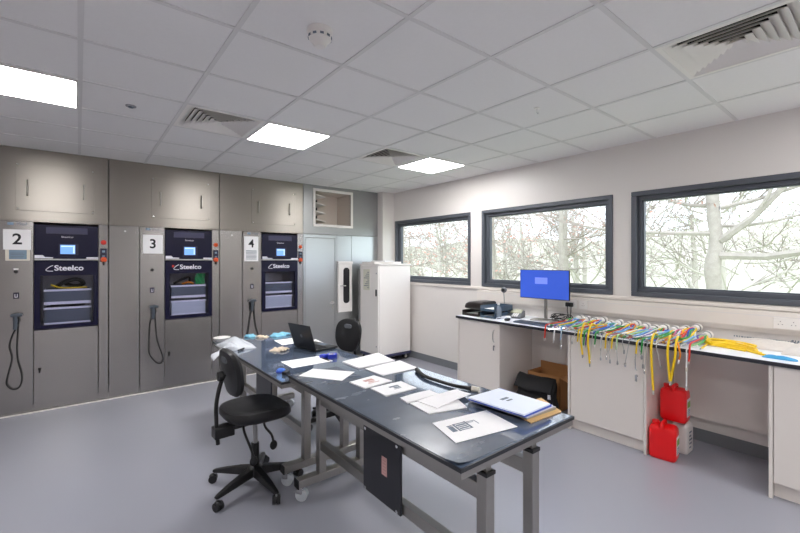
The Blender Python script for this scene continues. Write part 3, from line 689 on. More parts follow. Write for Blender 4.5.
obj('bag_flap', B().grid(lambda u, v: Vector((-.075 + .13 * v - .02 * math.sin(PI * u), -.20 + .40 * u, .235 + .11 * math.sin(v * PI / 2) + .008 * math.sin(8 * u))), 14, 8, .012), FABRIC, bag, smooth=True)
obj('shoulder_strap', B().tube([(.05, -.19, .33), (-.04, -.22, .27), (-.09, -.20, .18), (-.10, -.18, .05), (-.16, -.12, .014), (-.18, .05, .012)], .012, 8, 6), FABRIC, bag, smooth=True)
obj('buckle', B().cb((-.098, -.195, .20), (.012, .03, .045)), CHROME, bag, bevel=.002)

# chemical cans
def jerrycan(x, y, z, rz, m, label, cat='canister', capm=None, lab=True, h=.265):
    t = thing('jerrycan', label, cat, (x, y, z), rz, 'chemical cans under the counter')
    rings = []
    for zz, k in ((0, .88), (.012, .98), (.03, 1), (h - .06, 1), (h - .03, .97), (h - .014, .86), (h - .008, .70)):
        rings.append([Vector((px, py, zz)) for px, py in rrect(.145 * k, .185 * k, .026 * k, 4)])
    obj('can_body', B().ring(rings, True), m, t, smooth=True)
    obj('carry_handle', B().tube([(.045, 0, h - .014), (.045, 0, h + .008), (.01, 0, h + .012), (-.06, 0, h + .006), (-.066, 0, h - .02)], .014, 10, 4), m, t, smooth=True)
    obj('cap', B().lathe([(.026, 0), (.026, .024), (.022, .028), (.001, .028)], (.005, .055, h - .014), 16), capm or m, t, smooth=True)
    if lab:
        lb = obj('label_sheet', B().box((-.045, -.0945, .05), (.045, -.0925, .19)), PAPER, t)
        obj('green_band', B().box((-.042, -.0952, .12), (.042, -.0945, .168)), GREEN_L, lb)
        lt = B()
        for k in range(4): lt.box((-.038, -.0952, .060 + k * .014), (.02 + .006 * (k % 3), -.0945, .066 + k * .014))
        obj('label_print', lt, INK, lb)
jerrycan(3.628, 1.188, 0, .12, RED_HDPE, 'red chemical can standing on the floor in front')
jerrycan(3.865, 1.165, 0, .0, WHITE_HDPE, 'white chemical can on the floor carrying the upper red can', lab=False, h=.25)
jerrycan(3.80, 1.165, .263, .06, RED_HDPE, 'red chemical can stacked on top of the white can')
lt = B()
for k in range(5): lt.box((-.04, -.0938, .05 + k * .03), (-.0 + .012 * (k % 3), -.0922, .062 + k * .03))
wcan = [o for o in bpy.data.objects if o.name.startswith('jerrycan') and 'white chemical' in o.get('label', '')][0]
obj('can_print', lt, INK, wcan)

# coloured tubing sets: connector at the back, five or six tubes to the front edge
ORD = ['first', 'second', 'third', 'fourth', 'fifth', 'sixth', 'seventh', 'eighth', 'ninth', 'tenth', 'eleventh', 'twelfth', 'thirteenth', 'fourteenth', 'fifteenth', 'sixteenth']
NSET = 15
PALS = [['purple', 'red', 'white', 'green', 'pink', 'sky'], ['orange', 'green', 'red', 'white', 'yellow', 'blue'], ['lime', 'sky', 'yellow', 'green', 'purple', 'red'],
        ['blue', 'sky', 'white', 'red', 'lime', 'green'], ['red', 'yellow', 'green', 'sky', 'white', 'purple'], ['green', 'white', 'sky', 'blue', 'orange', 'yellow']]
for n in range(NSET):
    y = 2.10 - n * (2.10 - 1.02) / (NSET - 1)
    r2 = random.Random(100 + n)
    pal = PALS[n % 6][:]; r2.shuffle(pal)
    label = 'bunch of coloured tubes with white connector, %s along the counter from the monitor' % ORD[n]
    t = thing('tubing_set', label, 'tubing', (3.55, y, CT), 0, 'coloured tubing sets along the counter')
    cx, cz = (.49, .036) if n < NSET - 2 else ((.53, .085) if n == NSET - 2 else (.50, .036))
    up = 0.05 * r2.random() if n < NSET - 2 else 0
    cxn = cx + .03 * (r2.random() - .5)
    cn = obj('connector', B().lathe([(.020, -.04), (.026, -.036), (.030, .0), (.030, .034), (.036, .036), (.036, .062), (.028, .065), (.001, .066)], (cxn, 0, cz + up * .6), 16, Euler((0, PI / 2, 0)).to_matrix().to_4x4()), WHITE, t, smooth=True)
    obj('connector_ring', B().lathe([(.0325, .012), (.0325, .024)], (cxn, 0, cz + up * .6), 16, Euler((0, PI / 2, 0)).to_matrix().to_4x4()), [INK_B, NAVY_D, INK][n % 3], cn)
    dy = .05 * (r2.random() - .35)
    pal.append(['green', 'blue', 'white', 'yellow', 'lime'][n % 5])
    for k, cname in enumerate(pal):
        o1 = (k - 3) * .0095; z1 = cz + up * .6 + .006 * math.sin(k * 2.1)
        wav = .03 * (r2.random() - .5); hang = r2.random() < .13
        zz = .007 + .014 * (k % 3) + .010 * r2.random() * (k % 3 > 0)
        xe = -.008 + .07 * r2.random()
        pts = [(cxn - .03, o1 * .6, z1), (cxn - .12, o1 * 1.4 + wav, z1 * .8 + .012), (.28, o1 * 2 + dy * .5 - wav, zz + .008), (.14, o1 * 2.2 + dy + wav * .6, zz), ]
        if hang: pts += [(.02, o1 * 2 + dy, zz + .002), (-.022, o1 * 2 + dy, zz - .012), (-.032, o1 * 2 + dy, -.04), (-.033, o1 * 2 + dy + .004, -.07 - .03 * r2.random())]
        else: pts += [(max(xe, .03), o1 * 2.4 + dy * 1.2, zz)]
        tb = obj('tube', B().tube(pts, .0066, 7, 5), TCOL[cname], t, smooth=True)
        e = Vector(pts[-1]); dv = (e - Vector(pts[-2])).normalized()
        obj('tube_tip', B().tube([e, e + dv * .022], [.0068, .005], 7), [CHROME, WHITE, TCOL['clear']][k % 3], tb, smooth=True)
# single thin drain lines with metal weights hanging in front of the cabinet
HANG = [(1.99, .74), (1.86, .80), (1.815, .70), (1.70, .655), (1.62, .70), (1.575, .69), (1.55, .715), (1.50, .69), (1.45, .79), (1.40, .685), (1.33, .77), (1.29, .70), (1.265, .66), (1.20, .72)]
for n, (y, z) in enumerate(HANG):
    t = thing('weighted_line', 'thin clear line with small metal weight over the counter edge, %s from left' % ORD[n], 'tubing', (3.515, y, CT), 0, 'weighted lines over the counter edge')
    lean = .03 * math.sin(n * 2.3)
    obj('line', B().tube([(.14, .02, .0036), (.05, .01, .0036), (.006, .0, .0036), (-.006, 0, -.02), (-.006, lean * .5, (z - CT) * .5), (-.006, lean, z - CT + .03)], .0032, 6, 5), TCOL['clear'], t, smooth=True)
    obj('weight', B().lathe([(.003, .035), (.007, .03), (.0085, .012), (.0065, 0), (.001, -.001)], (-.006, lean, z - CT - .002), 10), STEEL_DULL if n % 3 else CHROME, t, smooth=True)
YL = [((2.02, .68), (1.775, .69), 'left'), ((1.74, .63), (1.70, .635), 'left'), ((1.235, .522), 0, 0), ((1.12, .62), 0, 0), ((1.085, .625), 0, 0)]
YT = [(1.80, .70, .05, 'yellow hose arching over the counter edge at the left end of the tubing, short one'), (1.735, .635, .05, 'yellow hose arching over the counter edge at the left end of the tubing, long one'),
      (1.235, .525, .02, 'thick yellow hose hanging furthest down, left of the red cans'), (1.122, .62, .02, 'thick yellow hose hanging straight above the upper red can, left one'), (1.072, .625, .02, 'thick yellow hose hanging above the upper red can, right one')]
for n, (y, z, arch, lab) in enumerate(YT):
    hy = -.015 if n != 4 else .03
    o = obj('yellow_hose', B().tube([(3.82, y + .04, CT + .009), (3.68, y + .03, CT + .05 + arch * .4), (3.58, y + .01, CT + .05 + arch * .6), (3.515, y, CT + .012), (3.503, y, CT - .06), (3.503, y + hy * .4, (z + CT) / 2), (3.505, y + hy, z + .02)], .0085, 10, 6), TCOL['yellow'], smooth=True)
    t = tag(o, lab, 'hose', 'yellow hoses over the counter edge')
    obj('hose_tip', B().tube([(3.505, y + hy, z + .022), (3.505, y + hy, z - .01)], [.0075, .0055], 10), STEEL_DULL if n < 2 else TCOL['clear'], o, smooth=True)
t = thing('orange_tube', 'short orange tube curling over the counter edge by the cans', 'tube', (3.52, 1.06, CT))
obj('curl', B().tube([(.10, .03, .02), (.03, .01, .035), (-.01, -.01, .01), (-.016, -.02, -.05), (-.01, -.01, -.085)], .006, 8, 5), TCOL['orange'], t, smooth=True)
obj('curl_tip', B().tube([(-.01, -.01, -.083), (-.012, -.005, -.115)], .0065, 8), WHITE, t, smooth=True)
t = thing('clear_line', 'single white line hanging from the right end of the tubing row', 'tubing', (3.51, 1.0, CT))
obj('line', B().tube([(.20, -.02, .005), (.06, .0, .005), (.0, 0, .0), (-.008, 0, -.04), (-.008, .0, -.28)], .0045, 8, 5), TCOL['white'], t, smooth=True)
obj('joint', B().cyl((-.008, 0, -.16), (-.008, 0, -.13), .008, 10), CREAM, t, smooth=True)
obj('end_fitting', B().cyl((-.008, 0, -.30), (-.008, 0, -.27), .008, 10), TCOL['clear'], t, smooth=True)
t = thing('silver_rod', 'thin silver rod sticking out over the counter edge by the card', 'rod', (3.50, 1.98, CT + .012))
obj('rod_shaft', B().cyl((-.06, .10, -.0), (.18, -.06, .016), .004, 8), CHROME, t, smooth=True)
obj('rod_tip', B().cyl((-.07, .107, -.001), (-.06, .10, 0), .006, 8), STEEL_DULL, t, smooth=True)
# yellow coil, net bags, blue cloth
t = thing('yellow_hose_bundle', 'loose yellow hose bundle lying on the counter by itself', 'hose', (3.85, .80, CT))
for k in range(6):
    r2 = random.Random(60 + k); e = lambda q: r2.uniform(-q, q); zb = .008 + .009 * (k % 3)
    obj('hose_loop', B().tube([(-.17 + .035 * k + e(.01), -.21 + .03 * k, .008 + .004 * (k % 2)), (-.09 + .03 * k, -.11 + e(.02), zb), (.0 + .02 * k, .0 + e(.02), zb + .008), (.07 + e(.03), .10 + e(.02), zb + .014), (.03 + e(.03), .165 + e(.015), zb + .01), (-.05 + e(.02), .13 + e(.02), zb + .006), (-.06 + .02 * k + e(.01), .05, zb), (-.10 + .03 * k, -.07 + e(.03), zb)], .0075, 9, 6), TCOL['yellow'], t, smooth=True)
NET = mat('white_net', '#d6cfc8', .55, bump=.6, scale=70)
def lump(cx, cy, w, d, h, seed):
    r = random.Random(seed); ph = [r.random() * 6 for _ in range(6)]
    def fn(u, v):
        e = (math.sin(PI * u) * math.sin(PI * v)) ** .45
        z = h * e * (.65 + .2 * math.sin(7 * u + ph[0]) * math.sin(6 * v + ph[1]) + .15 * math.sin(13 * u + 5 * v + ph[2]))
        return Vector((cx + (u - .5) * w * (1 + .05 * math.sin(5 * v + ph[3])), cy + (v - .5) * d * (1 + .05 * math.sin(6 * u + ph[4])), .004 + max(0, z)))
    return B().grid(fn, 26, 26, .003)
for k, (cx, cy, w, d, h, lab) in enumerate(((4.03, .64, .20, .46, .085, 'white net bag on the counter behind the yellow hose bundle'), (3.98, .32, .30, .42, .11, 'white net bag nearest the right edge of the counter'))):
    t = thing('net_bag', lab, 'bag', (cx, cy, CT), 0, 'white net bags on the counter')
    obj('net_cloth', lump(0, 0, w, d, h, 3 + k), NET, t, smooth=True)
    sb2 = B(); r = random.Random(5 + k)
    for q in range(26):
        u = q / 25; sb2.cb((w * .40 - .01 * math.sin(u * 9), (u - .5) * d * .9, h * .5 + .012), (.012, .006, .010), r.random())
    obj('bead_edge', sb2, INK, t)
t = thing('blue_cloth', 'small folded sky blue cloth near the front edge of the counter', 'cloth', (3.66, .515, CT))
obj('cloth_fold', lump(0, 0, .07, .17, .022, 9), mat('sky_blue_cloth', '#3f9ccf', .7), t, smooth=True)
o = obj('paper_sheet', B().cb((3.70, .30, CT + .001), (.21, .297, .0015), .1), PAPER); tag(o, 'white paper sheet on the counter below the right net bag', 'paper')

# ================================================================== TABLES
def bench(x0, x1, y0, y1, zt, label, panel_y, near):
    t = thing('work_table', label, 'table', ((x0 + x1) / 2, (y0 + y1) / 2, 0), 0, 'steel work tables')
    cx, cy = (x0 + x1) / 2, (y0 + y1) / 2
    L = lambda x, y, z: (x - cx, y - cy, z)
    def bxw(lo, hi): return B().box(L(*lo), L(*hi))
    obj('table_top', bxw((x0 + .006, y0 + .006, zt - .016), (x1 - .006, y1 - .006, zt)), TABLE, t, bevel=.003)
    eb = B()
    for lo, hi in (((x0, y0), (x1, y0 + .006)), ((x0, y1 - .006), (x1, y1)), ((x0, y0 + .006), (x0 + .006, y1 - .006)), ((x1 - .006, y0 + .006), (x1, y1 - .006))): eb.box(L(lo[0], lo[1], zt - .016), L(hi[0], hi[1], zt - .001))
    obj('edge_band', eb, mat('dark_edge_band', '#22252b', .35), t)
    fb = B(); i = .006
    for lo, hi in (((x0 + i, y0 + i), (x1 - i, y0 + i + .04)), ((x0 + i, y1 - i - .04), (x1 - i, y1 - i)), ((x0 + i, y0 + i + .04), (x0 + i + .04, y1 - i - .04)), ((x1 - i - .04, y0 + i + .04), (x1 - i, y1 - i - .04))): fb.box(L(lo[0], lo[1], zt - .044), L(hi[0], hi[1], zt - .0165))
    obj('top_frame', fb, FRAME, t)
    lx = (1.273, 1.588); ly = (y0 + .075, y1 - .055) if near else (y0 + .17, y1 - .12)
    if near: ly = (1.045, 2.44)
    lw = .026
    for X in lx:
        for Y in ly:
            lg = obj('leg', bxw((X - lw, Y - lw, .10), (X + lw, Y + lw, .712)), FRAME, t, bevel=.004)
            obj('inner_tube', bxw((X - .017, Y - .017, .712), (X + .017, Y + .017, zt - .044)), FRAME, lg, bevel=.002)
            obj('leg_collar', bxw((X - lw - .003, Y - lw - .003, .706), (X + lw + .003, Y + lw + .003, .722)), BLACKP, lg, bevel=.002)
    for Y in ly:
        f = obj('foot_bar', bxw((1.10, Y - .03, .095), (1.80, Y + .03, .145)), FRAME, t, bevel=.003)
        obj('foot_cap', bxw((1.094, Y - .031, .093), (1.10, Y + .031, .147)), BLACKP, f)
        for X in (1.135, 1.765):
            c = obj('castor', B().cyl(L(X - .012, Y - .012, .04), L(X + .012, Y + .012, .04), .04, 20), mat('clear_castor', '#c4cad0', .2), t, smooth=True)
            obj('castor_fork', B().cb(L(X - .006, Y + .01, .07), (.05, .045, .045), .6), CHROME, c, bevel=.006)
            obj('castor_stem', B().cyl(L(X, Y, .09), L(X, Y, .097), .018, 12), CHROME, c, smooth=True)
    for X in lx:
        obj('upper_rail', bxw((X - .022, ly[0] + lw, .60), (X + .022, ly[1] - lw, .665)), FRAME, t, bevel=.003)
        if X == lx[0]: obj('lower_rail', bxw((X - .022, ly[0] + lw, .30), (X + .022, ly[1] - lw, .355)), FRAME, t, bevel=.003)
    py0, py1 = panel_y
    X = lx[0] - .0222
    mp = obj('control_box', bxw((X - .014, py0, .295), (X, py1, .655)), mat('dark_grey_panel', '#2a2b33', .45) if near else mat('mid_grey_panel', '#4a4d55', .45), t, bevel=.004)
    for yy in (py0 + .025, py1 - .025):
        for zz in (.31, .635): obj('panel_screw', B().cyl(L(X - .014, yy, zz), L(X - .019, yy, zz), .009, 10), CHROME, mp, smooth=True)
    if near:
        obj('pink_label', bxw((X - .0152, 1.655, .445), (X - .014, 1.70, .54)), mat('pink_label', '#d3a5a2', .6), mp)
        lb = B()
        for k in range(5): lb.box(L(X - .0158, 1.662, .455 + k * .016), L(X - .0152, 1.692, .461 + k * .016))
        obj('label_print', lb, INK_R, mp)
    return t
NT, FT = .82, .772
n1 = bench(1.055, 1.838, .975, 2.475, NT, 'near slate topped steel work table covered with papers', (1.545, 1.875), True)
n2 = bench(1.02, 1.80, 2.50, 4.20, FT, 'far slate topped steel work table carrying the laptop', (3.25, 3.60), False)
# scuffed dark mat on the near table, corner curling at the end
def matfn(u, v):
    x = 1.062 + .34 * u; y = .99 + 1.47 * v
    z = NT + .0012 + (.014 * max(0, 1 - ((x - 1.062) ** 2 + (y - .99) ** 2) ** .5 / .08) if v < .2 and u < .4 else 0)
    return Vector((x, y, z))
tm = obj('table_mat', B().grid(matfn, 24, 40, .001), mat('scuffed_mat', '#4c5564', .24, var=.16, scale=6, rvar=.05, stretch=(1, 2, 1), spec=.6, detail=8), smooth=True)
tag(tm, 'thin dark scuffed mat along the left side of the near table, its corner curling up', 'mat')
bd = B().box((1.058 - 1.4585, .978 - 1.725, NT + .0004), (1.20 - 1.4585, 1.035 - 1.725, NT + .0012))

PT = NT + .0016
# papers -------------------------------------------------------------------
def quad_paper(name, px, z, label, cat='paper', thick=.0012, m=PAPER, group=None, curl=0.0, bevel=0):
    P = [at(a, b, z) for a, b in px]
    def fn(u, v):
        q = P[0] * (1 - u) * (1 - v) + P[1] * u * (1 - v) + P[2] * u * v + P[3] * (1 - u) * v
        q = q.copy(); q.z = z + thick + curl * (math.sin(PI * u * .9) * .5 + (u * v) ** 2); return q
    o = obj(name, B().grid(fn, 8, 8, thick), m, smooth=False)
    tag(o, label, cat, group); return o, P
def marks(parent, P, z, rects, m, name='print'):
    b = B()
    for (u0, v0, u1, v1) in rects:
        f = lambda u, v: P[0] * (1 - u) * (1 - v) + P[1] * u * (1 - v) + P[2] * u * v + P[3] * (1 - u) * v
        vs = []
        for zz in (z, z + .0006):
            for u, v in ((u0, v0), (u1, v0), (u1, v1), (u0, v1)):
                q = f(u, v).copy(); q.z = zz; vs.append(q)
        b.add(vs, [(0, 3, 2, 1), (4, 5, 6, 7), (0, 1, 5, 4), (1, 2, 6, 5), (2, 3, 7, 6), (3, 0, 4, 7)])
    return obj(name, b, m, parent)
quad_paper('paper_sheet', [(274, 340.5), (293, 338), (297, 343), (282.5, 345.2)], FT, 'white paper sheet behind the laptop lid on the far table')
quad_paper('paper_sheet', [(300, 342), (316, 339.5), (324, 343), (310, 346)], FT, 'white paper sheet under the far side of the laptop')
quad_paper('paper_sheet', [(280.8, 361.8), (318, 356.2), (333, 361), (292.5, 368.2)], FT, 'white paper sheet in front of the laptop on the far table')
quad_paper('paper_sheet', [(298.5, 376), (312.8, 368.8), (354.8, 371.8), (342, 380.8)], PT, 'blank white sheet lying alone at the far left end of the near table')
o, P = quad_paper('paper_pile', [(342.5, 362.7), (378, 354), (395, 361.8), (359, 369.2)], PT, 'thick pile of white paper at the far end of the near table', 'papers', .010, PAPER2)
o, P = quad_paper('paper_pile', [(365, 369.2), (400, 361), (418, 368.4), (383, 376)], PT, 'thin pile of white paper beside the window reflection on the near table', 'papers', .005)
o, P = quad_paper('brochure', [(349.4, 382.8), (374, 376.2), (392, 381.5), (365, 389)], PT, 'white brochure with a reddish picture on its cover', 'brochure', .006)
marks(o, P, PT + .0061, [(.35, .25, .7, .45), (.4, .5, .62, .62), (.3, .68, .72, .72)], INK_R)
o, P = quad_paper('brochure', [(370.6, 389), (401, 382), (416.4, 388.8), (386, 396.7)], PT, 'white brochure with a grey picture on its cover', 'brochure', .006)
marks(o, P, PT + .0061, [(.42, .3, .72, .42), (.5, .46, .7, .58), (.45, .62, .68, .66)], INK)
quad_paper('loose_sheets', [(400, 398.7), (429.5, 391), (439, 396), (407.7, 403.7)], PT, 'folded white leaflet left of the crumpled sheet', 'paper', .006, PAPER2, curl=.006)
o, P = quad_paper('loose_sheets', [(410, 404), (452, 395), (467, 408), (428.7, 414.5)], PT, 'white sheets lying under the crumpled sheet', 'papers', .005)
o, P = quad_paper('crumpled_sheet', [(417.5, 401.7), (457, 390), (471, 396.5), (437, 408.8)], PT + .0055, 'crumpled white sheet on top of the middle papers', 'paper', .004, PAPER2, curl=.010)
o, P = quad_paper('drawing_sheet', [(432.3, 423.3), (486.6, 410.6), (517.4, 426.9), (455.8, 443.2)], PT + .001, 'large white sheet with a blue grey machine drawing at the near end', 'paper', .002)
marks(o, P, PT + .0031, [(.22, .28, .25, .62), (.42, .26, .45, .6), (.22, .28, .45, .31), (.22, .58, .45, .61), (.26, .34, .41, .40), (.26, .43, .41, .47), (.26, .50, .41, .55), (.45, .30, .60, .325), (.45, .35, .56, .37), (.585, .32, .60, .50), (.12, .30, .20, .34), (.12, .36, .20, .60)], INK)
# folder stack near the end of the table
o, P = quad_paper('kraft_envelope', [(505, 409), (541, 398.5), (561.5, 412), (531, 423.5)], PT, 'tan envelope at the bottom of the folder stack', 'envelope', .004, KRAFT)
st = [('plastic_folder', [(469.5, 401), (500, 391), (556, 409.5), (527, 419.5)], .014, MATS['white_net'] if False else STEEL_PALE, 'grey clear folder second from the bottom of the stack', 'folder'),
      ('plastic_folder', [(469, 400), (500, 390.5), (553, 407.5), (527, 418.5)], .012, BLUE_P, 'pale blue plastic folder in the middle of the stack', 'folder'),
      ('document_wallet', [(468.5, 400), (500, 390), (551.5, 406.5), (525, 417.5)], .010, BLUE_F, 'blue wallet just under the top papers of the stack', 'folder'),
      ('document_wallet', [(468, 398.5), (499, 389.5), (550, 405), (524, 416)], .007, BLUE_P, 'bluish white printed papers on top of the folder stack', 'papers')]
z = PT + .0045
for nm, px, th, m, lab, cat in st:
    o, P = quad_paper(nm, px, z, lab, cat, th, m); z += th + .0005
marks(o, P, z, [(.38, .38, .62, .44), (.42, .48, .60, .52)], INK)

# black flexible strip with connector on the window side
t = thing('black_cable', 'thick black cable with beige plug along the window side of the near table', 'cable', (1.8, 1.8, PT))
pp = [at(416.8, 369.5, PT + .012), at(423.5, 375.5, PT + .012), at(437, 380.5, PT + .012), at(455, 385.7, PT + .012), at(472, 388.8, PT + .012)]
obj('cable_sheath', B().tube([q - Vector((1.8, 1.8, PT)) for q in pp], [.015, .012, .010, .010, .012], 10, 6), BLACKR, t, smooth=True)
e0, e1 = pp[-1] - Vector((1.8, 1.8, PT)), at(479, 389.8, PT + .013) - Vector((1.8, 1.8, PT))
obj('beige_plug', B().tube([e0, e1], .016, 12), CREAM, t, smooth=True)

# laptop
lt = thing('laptop', 'open black laptop on the far table, lid facing left', 'laptop', (1.558, 3.29, FT), math.radians(9))
obj('laptop_base', B().box((0, -.165, .004), (.235, .165, .02)), BLACKP, lt, bevel=.004)
LM = Matrix.Translation((0.004, 0, .02)) @ Euler((0, -.30, 0)).to_matrix().to_4x4()
ld = obj('laptop_lid', B().box((-.008, -.165, 0), (0, .165, .222), LM), mat('matt_black_lid', '#17181b', .35), lt, bevel=.003)
obj('lid_screen', B().box((0.0, -.155, .012), (.001, .155, .212), LM), INK_B, ld)
obj('lid_emblem', B().cyl(LM @ Vector((-.008, 0, .115)), LM @ Vector((-.009, 0, .115)), .016, 18), mat('emblem_grey', '#70747a', .3, .8), ld, smooth=True)
kk = B()
for r in range(5):
    for c in range(13): kk.box((.035 + r * .022, -.15 + c * .0232, .02), (.053 + r * .022, -.132 + c * .0232, .0222))
obj('laptop_keys', kk, INK_B, lt)
obj('touchpad', B().box((.165, -.05, .02), (.225, .05, .0206)), INK, lt)
# small things on the far table
t = thing('tape_roll', 'blue tape roll lying right of the laptop', 'tape', at(332, 357.5, FT).to_tuple())
obj('roll_outer', B().lathe([(.042, 0), (.042, .03), (.026, .03), (.026, 0)], seg=24), BLUE_T, t, smooth=True)
obj('roll_core', B().lathe([(.026, .002), (.026, .028), (.022, .028), (.022, .002)], (0, 0, 0), 24), WHITE, t, smooth=True)
obj('tape_box', B().cb((-.06, .03, .014), (.05, .05, .028), .4), BLUE_T, t, bevel=.006)
a, b2 = at(320, 357.2, FT + .006), at(331, 361, FT + .006)
t = thing('pen', 'black pen lying between the paper and the blue tape', 'pen', a.to_tuple())
obj('pen_barrel', B().cyl((0, 0, 0), (b2 - a) * .85, .005, 10), BLACKP, t, smooth=True)
obj('pen_tip', B().tube([(b2 - a) * .85, b2 - a], [.005, .001], 10), CHROME, t, smooth=True)
def glove(px, py, label, m, rz, s=1.0):
    p = at(px, py, FT)
    t = thing('disposable_glove', label, 'glove', p.to_tuple(), rz, 'crumpled gloves on the far table')
    obj('glove_palm', lump(0, 0, .10 * s, .09 * s, .03 * s, int(px)), m, t, smooth=True)
    for k in range(4):
        obj('glove_finger', B().tube([(.035 * s, (-.03 + .02 * k) * s, .010), (.07 * s, (-.035 + .024 * k) * s, .016), ((.085 + .01 * (k % 2)) * s, (-.045 + .028 * k) * s, .009)], [.010 * s, .0085 * s, .006 * s], 8, 3), m, t, smooth=True)
    obj('glove_thumb', B().tube([(-.01 * s, .035 * s, .010), (.01 * s, .065 * s, .014), (.03 * s, .075 * s, .008)], [.010 * s, .0085 * s, .006 * s], 8, 3), m, t, smooth=True)
glove(277, 350.5, 'crumpled cream glove in front of the laptop', LATEX, -.9, 1.0)
glove(278, 336, 'crumpled pale blue glove behind the laptop', GLOVE, .3, 1.3)
glove(252, 337, 'crumpled pale blue glove at the far end by the plastic film', GLOVE, 1.6, .9)
glove(264, 337.5, 'cream glove in the middle of the far end clutter', LATEX, 2.4, .8)
t = thing('plastic_film', 'heap of crumpled clear plastic film spilling over the far table edge', 'plastic film', at(236, 347, FT).to_tuple())
obj('film_heap', lump(0, .02, .25, .36, .095, 33), FILM, t, smooth=True)
obj('film_tail', B().grid(lambda u, v: Vector((-.06 - .16 * v, -.16 + .09 * u + .05 * v, .03 - .085 * v * v + .015 * math.sin(9 * u + 5 * v))), 10, 10, .003), FILM, t, smooth=True)
t = thing('hand_clamp', 'small black clamp half under the plastic film', 'clamp', at(243, 350, FT).to_tuple())
obj('clamp_jaw', B().tube([(-.05, -.03, .008), (0, 0, .012), (.06, .05, .01)], .008, 8, 3), BLACKP, t, smooth=True)
obj('clamp_ring', B().tube([(.06 + .02 * math.cos(q * PI / 6), .05 + .02 * math.sin(q * PI / 6), .01) for q in range(13)], .005, 8), BLACKP, t, smooth=True)
t = thing('shallow_dish', 'shallow white dish at the far left corner of the far table', 'dish', at(222, 341, FT).to_tuple())
obj('dish_body', B().lathe([(.05, 0), (.075, .035), (.071, .035), (.046, .005), (.001, .005)]), WHITE, t, smooth=True)
obj('dish_lid_edge', B().lathe([(.075, .033), (.079, .036), (.075, .038)]), WHITE, t, smooth=True)
t = thing('plastic_dish', 'glossy blue dish at the table joint near the office chair', 'dish', at(281, 371.5, FT).to_tuple())
obj('dish_shell', B().lathe([(.03, 0), (.03, .012), (.022, .02), (.001, .021)]), mat('bright_blue_cap', '#4f7fe0', .2), t, smooth=True)
obj('dish_rim', B().lathe([(.034, 0), (.034, .004)]), BLUE_T, t, smooth=True)
t = thing('cable_clip', 'small black clip on the corner where the two tables meet', 'clip', at(286, 374.5, FT).to_tuple())
obj('clip_body', B().cb((0, 0, .012), (.05, .035, .024), .5), BLACKP, t, bevel=.006)
obj('clip_screw', B().cyl((0, 0, .024), (0, 0, .03), .008, 10), CHROME, t, smooth=True)

